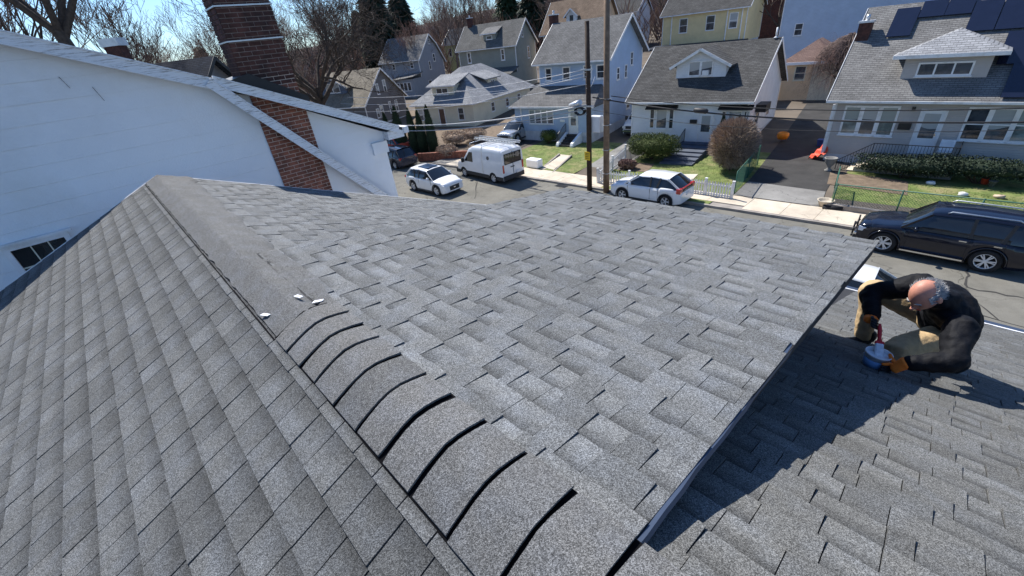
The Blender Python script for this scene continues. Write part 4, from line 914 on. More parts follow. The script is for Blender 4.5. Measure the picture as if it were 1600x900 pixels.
# --- garage with a red roof at the end of the drive
gg = thing('garage', 'gold and cream garage with red hip roof at the end of the driveway', 'garage', (-14.55, 47.4, .85), R(5)); 
m = MB(); m.box(.3, 4.1, .3, 5.4, -1, 3.35); m.build('wall', 'siding_gold', gg)
m = MB(); m.box(2.6, 4.12, .26, .298, -1, 3.2); m.build('garage_door', 'siding_cream', gg)
m = MB(); V = [(0, 0, 3.4), (4.4, 0, 3.4), (4.4, 5.7, 3.4), (0, 5.7, 3.4), (2.2, 2.0, 5.0), (2.2, 3.9, 5.0)]; V += [(a, b, cc - .15) for a, b, cc in V]
m.add(V, [(0, 1, 4), (1, 2, 5, 4), (2, 3, 5), (3, 0, 4, 5), (0, 6, 7, 1), (1, 7, 8, 2), (2, 8, 9, 3), (3, 9, 6, 0), (6, 9, 8, 7)]); m.build('roof', 'roof_red', gg)
m = MB(); m.box(0, 4.4, -.06, -.003, 3.2, 3.42); m.build('fascia', 'trim_white', gg)
bwin(gg, 1.2, 2.1, 1.9, 3.1, .3, trim='siding_cream')
# garden wall / side stair block between centre house and garage
gw = thing('side_annex', 'cream rear annex with flat roof left of the garage', 'annex', (-17.2, 44.6, .5), R(6))
m = MB(); m.box(0, 2.6, 0, 3, -1, 2.6); m.build('wall', 'siding_cream', gw); m = MB(); m.box(-.1, 2.7, -.1, 3.1, 2.6, 2.75); m.build('flat_roof', 'trim_white', gw); railing(gw, [(0, 0, 2.75), (2.6, 0, 2.75)], .9, 'black_metal', .3)
# low dark garage roofs up the hill, top right
dk = thing('dark_house', 'dark brown house above the white bungalow ridge, top right', 'house', (-34.5, 86, 5.5), R(7))
m = MB(); m.box(0, 10, 0, 8, -2, 8); m.build('wall', 'brick_dark', dk); m = MB(); roofslab(m, [(-.5, 8), (4, 11), (8.5, 8)], -.5, 10.5); m.build('roof', 'roof_charcoal', dk)
for a in (1.5, 4.5, 7.2): bwin(dk, a, a + 1.3, 4.5, 6.3, 0.0)
# ================================================================= vehicles
def wheel(par, x, y, r, w_, side, spokes=6, rimmat='rim', double=False):
    M = Matrix.Translation((x, y, r)) @ Matrix.Rotation(side * math.pi / 2, 4, 'X')       # axis along y, outer face = local -z/+z
    m = MB(); rr = r * .68
    m.lathe([(rr, -w_ / 2), (r * .93, -w_ / 2), (r, -w_ / 2 + .03), (r, w_ / 2 - .03), (r * .93, w_ / 2), (rr, w_ / 2)], 28, 0, None, True, True)
    wh_ = m.build('wheel', 'rubber', par); wh_.matrix_local = M
    m = MB(); m.lathe([(rr, -w_ / 2 + .02), (rr, w_ / 2 - .01), (rr * .93, w_ / 2 - .005), (rr * .9, w_ / 2 - .05), (rr * .9, -w_ / 2 + .02)], 24, 0, None, True, True)
    m.lathe([(rr * .22, w_ / 2 - .06), (rr * .22, w_ / 2 - .012)], 12)
    n = spokes * 2 if double else spokes
    for i in range(n):
        a = 2 * math.pi * (i // 2 if double else i) / spokes + ((.14 if i % 2 else -.14) if double else 0)
        c_, s_ = math.cos(a), math.sin(a); w2 = rr * (.065 if double else .11); p = Vector((c_ * rr * .15, s_ * rr * .15, w_ / 2 - .04)); q = Vector((c_ * rr * .92, s_ * rr * .92, w_ / 2 - .025)); m.beam(p, q, w2 * 2, .03)
    m.build('rim', rimmat, wh_)
    m = MB(); m.lathe([(rr * .9, -w_ / 2 + .03), (rr * .9, -w_ / 2 + .05)], 20); m.build('brake_disc', 'black_metal', wh_)
def interp(pts, x):
    if x <= pts[0][0]: return pts[0][1]
    for a, b in zip(pts, pts[1:]):
        if x <= b[0]:
            t = (x - a[0]) / (b[0] - a[0]); t = t * t * (3 - 2 * t) * .5 + t * .5; return a[1] + (b[1] - a[1]) * t
    return pts[-1][1]
def car(name, label, cat, loc, rz, L, Wd, top, wheels, wr, belt, gh, paint, clear=.2, plan=None, rimd=(6, False), roofz=None, inset=.16, dark=None, bodylab=None, plate=True, glassr='car_glass', rails=None, mirror=True, roofmat=None):
    """x=0 at the front bumper, x=L at the rear; y=+-Wd/2"""
    o = thing(name, label, cat, loc, rz); hw = Wd / 2
    plan = plan or [(0, .80), (.25, .93), (.9, 1.0), (L - .8, 1.0), (L - .2, .93), (L, .86)]
    N = int(L / .06); rows = [0, .12, .3, .5, .72, .86, .95, 1.0]; wf = [.93, .97, 1.0, 1.0, .985, .96, .91, .80]
    def zb(x):
        z = clear + (.10 * max(0, 1 - x / .35)) + (.12 * max(0, 1 - (L - x) / .4))
        for wx in wheels:
            d = abs(x - wx); ra = wr * 1.17
            if d < ra: z = max(z, wr + math.sqrt(ra * ra - d * d) * 1.0)
        return z
    xs_ = [L * i / N for i in range(N + 1)]
    for wx in wheels: xs_ += [wx - wr * 1.17, wx + wr * 1.17, wx - wr * 1.16, wx + wr * 1.16]
    xs_ = sorted(xs_); m = MB(); vs = []
    for x in xs_:
        zt = interp(top, x); z0 = min(zb(x), zt - .12); pw = interp(plan, x) * hw
        half = [(pw * wf[k], z0 + (zt - z0) * rows[k]) for k in range(8)] + [(pw * .45, zt + .035), (0, zt + .045)]
        sec = [(-a, b) for a, b in half] + [(a, b) for a, b in half[:-1][::-1]]
        vs += [(x, a, b) for a, b in sec]
    n = 19
    fs = [(i * n + j, i * n + j + 1, (i + 1) * n + j + 1, (i + 1) * n + j) for i in range(len(xs_) - 1) for j in range(n - 1)]
    fs += [tuple(range(n))[::-1], tuple((len(xs_) - 1) * n + j for j in range(n))]
    m.add(vs, fs, smooth=True); m.sm[-1] = m.sm[-2] = False
    body = m.build('body', paint, o, bodylab)
    m = MB(); m.box(.2, L - .15, -hw * .78, hw * .78, clear - .02, belt * .78)
    for wx in wheels: m.box(wx - wr * 1.2, wx + wr * 1.2, -hw * .9, hw * .9, wr * .9, wr * 2.1)
    m.build('underbody', 'rubber', o)
    m = MB()           # arch lips and sills
    for wx in wheels:
        for s in (-1, 1):
            pts = [(wx + wr * 1.19 * math.cos(t), s * hw * .99 * interp(plan, wx), wr + wr * 1.19 * math.sin(t)) for t in [math.pi * i / 14 for i in range(-1, 16)]]
            m.tube(pts, .028, 5)
    for s in (-1, 1): m.box(wheels[0] + wr * 1.15, wheels[1] - wr * 1.15, s * hw * .96 - .03, s * hw * .96 + .03, clear - .02, clear + .10)
    m.build('arch_trim', 'paint_black' if paint == 'paint_black' else 'plastic_dark', o, None, 'stuff')
    # greenhouse
    x0, x1, x2, x3 = gh; rz_ = roofz; rl = [(x0, interp(top, x0) + .02), (x1, rz_ - .05), ((x1 + x2) / 2, rz_), (x2, rz_ - .04), (x3, interp(top, x3) + .03)]
    def rz(x):
        for a, b in zip(rl, rl[1:]):
            if x <= b[0] + 1e-6: t = (x - a[0]) / (b[0] - a[0]); return a[1] + (b[1] - a[1]) * t
        return rl[-1][1]
    def side(x, t, s, off=0):       # t 0 at belt, 1 at roof edge
        zt = rz(x) - .05; zb_ = min(belt - .02, zt); f = (zt - zb_) / max(.01, rz_ - belt); w0 = hw * interp(plan, x) * .93; w1 = w0 - inset * max(0, f)
        return (x, s * (w0 + (w1 - w0) * t + off), zb_ + (zt - zb_) * t)
    m = MB(); K = 26; vs = []
    xx = [x0 + (x3 - x0) * i / K for i in range(K + 1)]
    for x in xx:
        a = side(x, 0, -1); b = side(x, 1, -1); zt = rz(x); c = (x, b[1] * .9, zt - .012)
        vs += [a, b, c, (x, 0, zt + .02), (x, -c[1], c[2]), (x, -b[1], b[2]), (x, -a[1], a[2])]
    m.add(vs, [(i * 7 + j, i * 7 + j + 1, (i + 1) * 7 + j + 1, (i + 1) * 7 + j) for i in range(K) for j in range(6)], smooth=True)
    m.build('window_glass', glassr, o)
    m = MB(); vs = []; KK = 14        # roof panel
    for i in range(KK + 1):
        x = x1 - .04 + (x2 + .10 - x1) * i / KK; b = side(min(max(x, x1), x2), 1, -1, .012); zt = rz(min(x, x2)) + (0 if x <= x2 else 0)
        vs += [(x, b[1] - .012, b[2] - .03), (x, b[1], b[2] + .012), (x, b[1] * .88, zt + .006), (x, 0, zt + .036), (x, -b[1] * .88, zt + .006), (x, -b[1], b[2] + .012), (x, -b[1] + .012, b[2] - .03)]
    m.add(vs, [(i * 7 + j, i * 7 + j + 1, (i + 1) * 7 + j + 1, (i + 1) * 7 + j) for i in range(KK) for j in range(6)], smooth=True)
    m.build('roof', roofmat or paint, o)
    m = MB()                         # pillars
    xb = (x1 + x2) / 2 - .1
    def strip_(xa, ta, xb_, tb, w_):
        for s in (-1, 1):
            p, q = side(xa, ta, s, .006), side(xb_, tb, s, .006)
            m.beam(p, q, .03, w_, up=(1, 0, 0) if abs(xa - xb_) < .3 else (0, 0, 1))
    strip_(x0 + .02, 1, x1, 1, .07); strip_(x3 - .03, 1, x2 - .02, 1, .14)
    m.build('pillar', paint, o, None, 'stuff'); m = MB(); strip_(xb, 0, xb - .03, 1, .09); strip_(x2 - .55, 0, x2 - .42, 1, .10); m.build('door_pillar', 'plastic_dark', o, None, 'stuff')
    if rails:
        for s in (-1, 1):
            m = MB(); b = [side(x, 1, s)[1] * .88 for x in (x1, x2)]; m.tube([(x1 + .35, b[0], rz_ - .02), (x1 + .45, b[0], rz_ + .05), (x2 - .4, b[1], rz_ + .05), (x2 - .3, b[1], rz_ - .02)], .026, 6); m.build('roof_rail', rails, o)
    if mirror:
        for s in (-1, 1):
            m = MB(); a = side(x0 + .45, 0, s); m.ball((a[0], a[1] + s * .13, belt + .06), (.07, .13, .09), 10, 7); m.build('mirror', paint, o)
    for wx in wheels:
        for s in (-1, 1): wheel(o, wx, s * (hw - .13), wr, .24, -s, *([rimd[0]]), double=rimd[1])
    for s in (-1, 1):
        m = MB()
        for xh in (xb - .14, x2 - .62): m.box(xh - .1, xh + .1, s * hw * .985 - .015, s * hw * .985 + .022, belt - .16, belt - .125)
        m.build('door_handles', paint if dark is None else 'chrome', o, None, 'stuff')
    m = MB()                         # door shut lines
    for xh in (x0 + .28, xb + .02, x2 - .45):
        for s in (-1, 1): m.box(xh - .006, xh + .006, s * hw * .992 - .012, s * hw * .992 + .004, clear + .15, belt - .06)
    m.build('shut_lines', 'rubber', o, None, 'stuff')
    o2 = dict(o=o, L=L, hw=hw, top=top, belt=belt, plan=plan, side=side, rz=rz); return o2
def bits(c, items):
    for nm, mat, (a, b, y0, y1, z0, z1), both in items:
        for s in ((-1, 1) if both else (1,)):
            m = MB(); ya, yb = sorted((s * y0, s * y1)); m.rbox(a, b, ya, yb, z0, z1, .015); m.build(nm, mat, c['o'])
zr_ = Vector((0, 0, 0))
def place(px, py, z=.0): p = at(px, py, z); return p
# black SUV: front to the left (-x world), parked on the far side
suv = car('suv', 'glossy black SUV with chrome roof rails parked across the street, at right', 'car', (-2.35, 21.55, .0), 0, 5.05, 1.98, [(0, .86), (.12, 1.0), (.5, 1.08), (1.35, 1.17), (2.0, 1.18), (4.9, 1.16), (5.05, 1.05)], [.95, 3.80], .42, 1.16, (1.30, 2.05, 4.55, 4.98), 'paint_black', clear=.26, roofz=1.86, inset=.17, rimd=(6, True), rails='metal_light', dark='chrome')
bits(suv, [('headlight', 'lamp_clear', (.06, .32, .62, .90, .74, .90), True), ('grille', 'chrome', (-.02, .06, -.5, .5, .56, .86), False), ('grille_mesh', 'plastic_dark', (-.03, .02, -.42, .42, .60, .82), False), ('bumper', 'plastic_dark', (-.07, .12, -.78, .78, .32, .50), False), ('tail_lamp', 'lamp_red', (4.92, 5.07, .72, .93, .8, 1.1), True), ('number_plate', 'trim_white', (-.09, -.06, -.18, .18, .40, .50), False), ('fog_lamp', 'chrome', (-.05, .05, .58, .84, .52, .62), True)])
m = MB()
for z in (.36, .62): m.tube([(-.14, -.62, z), (-.18, 0, z), (-.14, .62, z)], .03, 6)
for y in (-.4, .4): m.tube([(-.15, y, .25), (-.15, y, .9)], .035, 6)
m.build('push_bar', 'plastic_dark', suv['o'])
for s in (-1, 1): m = MB(); m.box(1.5, 3.25, s * .93, s * 1.06, .30, .35); m.build('running_board', 'chrome', suv['o'])
# white hatchback with red tail lamps, seen past the dormer eave
hb = car('hatchback', 'white crossover with red tail lamps parked by the picket fence', 'car', (-14.4, 21.62, 0), R(1.5), 4.40, 1.80, [(0, .70), (.15, .86), (.9, 1.0), (1.3, 1.03), (3.6, 1.10), (4.25, 1.08), (4.40, .85)], [.88, 3.55], .35, 1.04, (.95, 1.85, 3.55, 4.28), 'paint_white', clear=.2, roofz=1.60, inset=.2, rimd=(5, True))
bits(hb, [('headlight', 'lamp_clear', (.05, .35, .55, .82, .68, .78), True), ('grille', 'plastic_dark', (-.01, .06, -.45, .45, .42, .66), False), ('tail_lamp', 'lamp_red', (4.12, 4.36, .55, .86, .86, 1.12), True), ('light_bar', 'lamp_red', (4.30, 4.38, -.6, .6, 1.08, 1.14), False), ('rear_lower_glass', 'car_glass', (4.33, 4.395, -.55, .55, .93, 1.05), False), ('number_plate', 'trim_white', (4.40, 4.42, -.22, .22, .66, .80), False)])
# white crossover with panoramic roof, near kerb at left, facing right
rx = car('crossover', 'white crossover with dark glass roof panel standing in the street at left', 'car', (-24.0, 16.35, 0), math.pi + R(3), 4.70, 1.88, [(0, .72), (.15, .88), (.9, 1.02), (1.4, 1.06), (4.0, 1.10), (4.5, 1.08), (4.70, .9)], [.92, 3.67], .37, 1.08, (1.15, 2.0, 3.85, 4.5), 'paint_white', clear=.2, roofz=1.66, inset=.19, rimd=(5, True))
bits(rx, [('headlight', 'lamp_clear', (.08, .38, .55, .86, .68, .78), True), ('grille', 'plastic_dark', (-.02, .06, -.42, .42, .38, .68), False), ('badge', 'chrome', (-.04, -.01, -.08, .08, .5, .6), False), ('tail_lamp', 'lamp_red', (4.5, 4.66, .5, .86, .9, 1.02), True), ('sunroof', 'solar', (2.1, 3.3, -.45, .45, 1.665, 1.70), False)])
# car right below the dormer corner, near kerb
nc = car('parked_car', 'white car with black windows half hidden below the dormer corner, beside the crouching man', 'car', (1.0, 15.65, 0), math.pi + R(2), 4.6, 1.82, [(0, .70), (.15, .84), (.9, .95), (1.5, .98), (4.0, 1.02), (4.6, .9)], [.92, 3.6], .34, .95, (1.2, 1.95, 3.5, 4.3), 'paint_white', clear=.18, roofz=1.50, inset=.30)
bits(nc, [('headlight', 'lamp_clear', (.06, .35, .5, .82, .62, .74), True), ('tail_lamp', 'lamp_red', (4.4, 4.58, .5, .82, .72, .9), True)])
# dark blue suv at far left
ns = car('dark_suv', 'dark navy SUV in shade beyond the corner of the white house', 'car', (-38.6, 18.7, 0), R(2), 4.7, 1.88, [(0, .75), (.15, .9), (.9, 1.04), (1.4, 1.08), (4.4, 1.1), (4.7, .95)], [.92, 3.7], .37, 1.08, (1.1, 1.9, 4.1, 4.6), 'paint_navy', clear=.22, roofz=1.7, inset=.18)
bits(ns, [('tail_lamp', 'lamp_red', (4.5, 4.68, .6, .88, .8, 1.0), True)])
rc = car('red_car', 'red car roof just showing behind the dark navy SUV', 'car', (-43.5, 21.5, .1), R(2), 4.5, 1.8, [(0, .75), (.15, .88), (.9, .95), (1.4, 1.0), (4.2, 1.0), (4.5, .9)], [.92, 3.5], .35, 1.0, (1.1, 1.9, 3.7, 4.2), 'tarp_red', clear=.2, roofz=1.5)
# silver suv in the driveway left of the blue house, nose to the street
p = at(797, 222, .45)
ss = car('silver_suv', 'silver SUV parked nose-out in the driveway beside the blue house', 'car', (p.x - .1, p.y - .6, .35), R(90 + 12), 4.6, 1.85, [(0, .78), (.15, .95), (.9, 1.04), (1.4, 1.08), (4.4, 1.1), (4.6, .95)], [.9, 3.55], .37, 1.08, (1.15, 1.95, 4.0, 4.5), 'paint_silver', clear=.22, roofz=1.72, inset=.18, rimd=(5, True), rails='chrome')
bits(ss, [('headlight', 'lamp_clear', (.05, .33, .52, .86, .70, .86), True), ('grille', 'plastic_dark', (-.02, .06, -.45, .45, .5, .8), False), ('number_plate', 'trim_white', (-.05, -.02, -.2, .2, .42, .54), False)])
# ---------------------------------------------------------------- vans
def van(name, label, loc, rz, L=5.6, Wd=2.02, Hh=2.42, nose=1.25, old=False):
    o = thing(name, label, 'van', loc, rz); hw = Wd / 2
    hood = 1.02 if not old else .98
    prof = [(0, .80), (.08, .98), (.25, hood + .06), (nose - .35, hood + .22), (nose + .55, Hh - .22), (nose + 1.0, Hh - .04), (L * .6, Hh), (L - .25, Hh - .02), (L, Hh - .14)]
    wheels = [.95, 4.45 if L > 5.2 else 3.9]; wr = .36
    def pz(x):
        for a, b in zip(prof, prof[1:]):
            if x <= b[0] + 1e-6: return a[1] + (b[1] - a[1]) * (x - a[0]) / (b[0] - a[0])
        return prof[-1][1]
    def zb(x):
        z = .30
        for wx in wheels:
            d = abs(x - wx); ra = wr * 1.18
            if d < ra: z = max(z, wr + math.sqrt(ra * ra - d * d))
        return z
    def wy(x, z):
        f = 1 - max(0, (.5 - x)) * .30
        return hw * f * (1 - .10 * max(0, (z - 1.15) / (Hh - 1.15)) ** 1.3)
    xs_ = sorted([L * i / 90 for i in range(91)] + [p[0] for p in prof[1:-1]]); m = MB(); vs = []; fr_ = [0, .1, .25, .4, .55, .7, .85, .95, 1.0]
    for x in xs_:
        zt = pz(x); z0 = min(zb(x), zt - .1); half = []
        for k, f in enumerate(fr_):
            z = z0 + (zt - z0) * f; y = wy(x, z) * (1 if f < .95 else (.985 if f < 1 else .93)); half.append((y, z))
        half += [(half[-1][0] * .6, zt + .03), (0, zt + .04)]
        sec = [(-a, b) for a, b in half] + [(a, b) for a, b in half[:-1][::-1]]; vs += [(x, a, b) for a, b in sec]
    n = 21; m.add(vs, [(i * n + j, i * n + j + 1, (i + 1) * n + j + 1, (i + 1) * n + j) for i in range(len(xs_) - 1) for j in range(n - 1)] + [tuple(range(n))[::-1], tuple((len(xs_) - 1) * n + j for j in range(n))], smooth=True)
    m.sm[-1] = m.sm[-2] = False; m.build('body', 'paint_white', o)
    m = MB(); m.box(.2, L - .1, -hw * .8, hw * .8, .28, .8)
    for wx in wheels: m.box(wx - .45, wx + .45, -hw * .93, hw * .93, .3, .75)
    m.build('underbody', 'rubber', o)
    m = MB()
    for s in (-1, 1):
        for xa, xb_ in ((.0, wheels[0] - .42), (wheels[0] + .42, wheels[1] - .42), (wheels[1] + .42, L)): m.box(xa, xb_, s * (hw + .005) - .015, s * (hw + .005) + .015, .30, .56)
    m.box(L - .02, L + .05, -hw * .97, hw * .97, .32, .62); m.box(-.05, .03, -hw * .75, hw * .75, .30, .60); m.build('lower_cladding', 'plastic_dark', o)
    x0, x1 = nose - .30, nose + .50; z0, z1 = pz(x0), pz(x1); m = MB()
    m.add([(x0 - .02, -hw * .84, z0 + .045), (x0 - .02, hw * .84, z0 + .045), (x1 - .02, hw * .78, z1 + .045), (x1 - .02, -hw * .78, z1 + .045)], [(0, 3, 2, 1)]); m.build('windscreen', 'car_glass', o)
    for s in (-1, 1):
        a = wy(1.6, 1.3) + .006; b = wy(1.6, 1.95) + .006; m = MB()
        m.add([(nose - .05, s * (a), 1.28), (nose + 1.0, s * a, 1.28), (nose + 1.0, s * b, 1.98), (nose + .62, s * b, 1.98)], [(0, 1, 2, 3) if s < 0 else (3, 2, 1, 0)]); m.build('side_window', 'car_glass', o)
        m = MB(); m.rbox(nose - .15, nose + .0, min(s * (hw + .02), s * (hw + .26)), max(s * (hw + .02), s * (hw + .26)), 1.2, 1.52, .03); m.build('mirror', 'plastic_dark', o)
    for s in (-1, 1):
        for wx in wheels: wheel(o, wx, s * (hw - .14), wr, .24, -s, 6)
    return o, hw, L, Hh, wy
vn, hw, L_, Hh, wy = van('van', 'white panel van with a roof ladder and round side window, parked by the lawn', (-27.75, 20.45, 0), R(-1.5))
for s in (-1, 1):
    m = MB(); m.lathe([(.001, 0), (.14, .0), (.14, .012)], 20, 0, Matrix.Translation((4.05, s * (wy(4.05, 1.75) + .0), 1.75)) @ Matrix.Rotation(-s * math.pi / 2, 4, 'X')); m.build('round_window', 'car_glass', vn)
    m = MB(); m.rbox(L_ - .04, L_ + .04, min(s * .84, s * .99), max(s * .84, s * .99), .85, 1.4, .02); m.build('tail_lamp', 'lamp_red', vn)
m = MB(); m.rbox(L_ + .0, L_ + .03, -.78, .78, 1.38, 2.12, .05); m.build('rear_window', 'car_glass', vn)
m = MB(); m.box(L_ + .05, L_ + .07, .25, .70, .62, .78); m.build('number_plate', 'trim_white', vn)
m = MB(); m.box(L_ + .0, L_ + .035, -.006, .006, .65, 2.2); m.box(L_ + .02, L_ + .05, -.25, .1, 1.12, 1.18); m.build('rear_door_seam', 'plastic_dark', vn)
m = MB()
for x in (1.9, 3.3, 4.9): m.tube([(x, -.78, Hh), (x, -.78, Hh + .16), (x, .78, Hh + .16), (x, .78, Hh)], .022, 6)
m.build('roof_rack', 'metal_light', vn)
ld = thing('ladder', 'long aluminium extension ladder lying on the white van roof rack', 'ladder', (-27.75, 20.45, 0), R(-1.5))
for y in (.12, .58, .2, .66): m = MB(); zz_ = Hh + .2 + (.09 if y in (.2, .66) else 0); m.box(1.3, 5.9, y - .015, y + .015, zz_, zz_ + .07); m.build('rail', 'metal_light', ld)
m = MB()
for i in range(15): m.tube([(1.5 + i * .3, .12, Hh + .235), (1.5 + i * .3, .66, Hh + .26)], .014, 5)
m.build('rungs', 'metal_light', ld, None, 'stuff')
p = at(975, 212, .45)
v2, *_ = van('old_van', 'older white van nose-out in the drive between the blue and white houses', (p.x + .6, p.y + .3, .3), R(90 + 8), 5.2, 1.95, 2.1, 1.3, True)
for s in (-1, 1): m = MB(); m.rbox(-.04, .04, min(s * .62, s * .9), max(s * .62, s * .9), .72, .92, .01); m.build('headlight', 'lamp_clear', v2)
m = MB(); m.box(-.05, -.0, -.6, .6, .68, .92); m.build('grille', 'plastic_dark', v2); m = MB(); m.box(-.08, .02, -.9, .9, .42, .56); m.build('front_bumper', 'chrome', v2)
# ================================================================= trees
def bare_tree(seed, h, levels=5, spread=.55, twig='twig', bark='bark', r0=None, split=.38, upd=.25, droop=0., first=5, lean=(0, 0), tn=3, kf=(3, 4), t0=.72, rmin=0.):
    q = random.Random(seed); tr = MB(); cr = MB()
    def grow(p, d, L, r, lv):
        n = 4 if lv < 3 else 3; pts = [p]; rad = [r]; dd = d.copy()
        for i in range(n):
            j = .10 + .07 * lv
            dd = (dd + Vector((q.uniform(-j, j), q.uniform(-j, j), q.uniform(-j, j) + (upd if lv else .02) * .25 - droop * lv * .06))).normalized()
            pts.append(pts[-1] + dd * (L / n)); rad.append(max(rmin, r * (1 - (.42 if lv < levels else .75) * (i + 1) / n)))
        m = tr if lv <= 2 else cr
        m.tube(pts, rad, 7 if lv == 0 else (5 if lv < 3 else 3), cap=False)
        if lv >= levels: return
        k = first if lv == 0 else q.choice(kf) + (1 if lv >= levels - 1 else 0)
        for i in range(k):
            t = 1.0 if (i == 0 and lv > 0) else q.uniform(.45 if lv else t0, 1.0); ii = min(n - 1, int(t * n)); f = t * n - ii; bp = pts[ii].lerp(pts[ii + 1], f); br = rad[ii] * (.62 if lv else .55)
            a = q.uniform(0, 6.28) if lv else (6.28 * i / k + q.uniform(-.4, .4)); o = dd.orthogonal().normalized(); o = Matrix.Rotation(a, 3, dd) @ o
            sp = spread * q.uniform(.6, 1.25) * (.35 if (i == 0 and lv > 0) else 1); nd = (dd * math.cos(sp) + o * math.sin(sp)).normalized()
            grow(bp, nd, L * q.uniform(.55, .82) * (1.2 if lv == 0 else 1), br, lv + 1)
    r0 = r0 or h * .022; grow(Vector((0, 0, -.3)), Vector((lean[0], lean[1], 1)).normalized(), h * split, r0, 0)
    return tr.mesh('trunk', bark), cr.mesh('crown', twig)
def tree_of(name, meshes, label, loc, rz=0, sc_=1., group=None, cat='tree', tint=None):
    o = thing(name, label, cat, loc, rz, group); o.scale = (sc_,) * 3 if not hasattr(sc_, '__len__') else sc_
    obj('trunk', meshes[0], o); obj('crown', meshes[1], o); return o
p = atD(140, 78, 25)
tree_of('bare_tree', bare_tree(11, 20.5, 6, .55, 'twig_dark', 'bark', r0=.55, split=.60, t0=.95, first=6, upd=.2, lean=(-.06, .0), rmin=.008), 'large bare tree with thick dark limbs behind the white house, far left', (p.x - .3, p.y - .3, .2), R(30), 1.0)
p = atD(492, 150, 46)
tree_of('bare_tree', bare_tree(23, 18, 6, .80, 'twig_dark', 'bark', r0=.62, split=.36, first=7, upd=.15, kf=(3, 4, 4), rmin=.014), 'dark spreading bare tree with a mottled trunk right of the brick chimney', (p.x, p.y, .3), 0, 1.0)
V1 = [bare_tree(100 + i, 13 + i, 5, .5 + .05 * i, ['twig', 'twig_red', 'twig', 'twig_tan'][i], ['bark', 'bark', 'bark_light', 'bark'][i], upd=.5, kf=(3, 4, 4), rmin=.015) for i in range(4)]
def conifer(seed, h, w_, n, mat):
    q = random.Random(seed); t = MB(); t.tube([(0, 0, -1), (0, 0, h * .5), (0, 0, h * .97)], [h * .02, h * .013, .03], 6); c_ = MB()
    for i in range(n):
        f = q.random() ** .8; z = h * (.10 + .88 * f); rr = w_ * (1 - f) ** .75 * (.75 + .4 * q.random()) + .12; a = q.uniform(0, 6.28); u = q.random() ** .45
        x, y = math.cos(a) * rr * u, math.sin(a) * rr * u; z -= u * rr * .25; s_ = h * .028 * q.uniform(.6, 1.4)
        d = Vector((math.cos(a), math.sin(a), -.35)); sd_ = Vector((-math.sin(a), math.cos(a), q.uniform(-.5, .5))) * s_ * .6; p_ = Vector((x, y, z)); e = p_ + d * s_ * 1.5 + Vector((0, 0, q.uniform(-.4, .3) * s_))
        c_.add([p_ - sd_, e, p_ + sd_, p_ + Vector((0, 0, s_ * .4))], [(0, 1, 3), (1, 2, 3), (0, 2, 1)])
    return t.mesh('trunk', 'bark'), c_.mesh('crown', mat)
CF = [conifer(1, 20, 4.2, 4200, 'evergreen_dark'), conifer(2, 17, 5.0, 4200, 'evergreen_dark'), conifer(5, 14, 4.4, 3200, 'evergreen')]
def on_ground(x, y): return (x, y, H(x, y) - .3)
def px_ground(px, py, dist):       # spot on the terrain at that distance along the pixel's bearing
    r = rayd(px, py); r2 = Vector((r.x, r.y)).normalized() * dist; return on_ground(r2.x, r2.y)
for i, (px, d, k, s_, lab) in enumerate(((602, 104, 0, 1.15, 'tall dark conifer directly above the slate grey house gable'), (640, 112, 1, 1.1, 'broad dark conifer right of the tallest one'), (575, 118, 1, .9, 'shorter conifer left of the tallest dark one'),
        (800, 118, 2, 1.25, 'mid green conifer above the olive house roof'), (838, 112, 1, 1.05, 'dark conifer just left of the tan house roof'), (320, 90, 2, .95, 'bushy conifer on the skyline left of the brick chimney'), (300, 120, 2, .8, 'small conifer low on the left skyline'))):
    tree_of('conifer', CF[k], lab, px_ground(px, 100, d), R(i * 50), s_)
for i, (px, d, k, s_, lab) in enumerate(((715, 96, 2, 1.05, 'tall bare tree above the lime house'), (760, 100, 0, 1.0, 'bare tree above the olive house dormer'), (690, 125, 1, 1.1, 'reddish bare tree behind the grey gable'), (735, 130, 3, 1.2, 'tan bare tree high on the wooded hill'), (430, 80, 0, 1.15, 'bare tree showing right behind the brick chimney'), (530, 90, 1, 1.1, 'reddish bare tree above the pale grey house'),
        (552, 100, 0, 1.2, 'tall bare tree against the sky left of the conifers'), (480, 110, 3, 1.1, 'bare tree on the skyline above the sage house'), (240, 75, 3, .85, 'bare tree behind the small capped chimney'), (275, 95, 1, .9, 'reddish bare tree above the dark slate roof'), (205, 62, 0, 1.15, 'bare tree right of the big left tree'), (345, 70, 2, 1.0, 'bare tree touching the left edge of the brick chimney'),
        (60, 58, 2, 1.45, 'bare tree at the far left edge above the rake board'), (20, 45, 0, 1.4, 'leftmost bare tree with fine spreading twigs'), (870, 105, 0, 1.1, 'bare tree between the conifers and the tan house'), (1030, 95, 3, .9, 'tan bare tree left of the yellow house'), (1165, 92, 1, 1.0, 'bare tree behind the yellow house corner'), (1210, 80, 3, .8, 'bare tree above the dark fenced yard'), (395, 62, 0, 1.1, 'bare tree hidden mostly by the brick chimney'), (660, 92, 1, .8, 'small reddish tree between grey gable and lime house'))):
    tree_of('bare_tree', V1[k], lab, px_ground(px, 100, d), R(i * 73), s_)
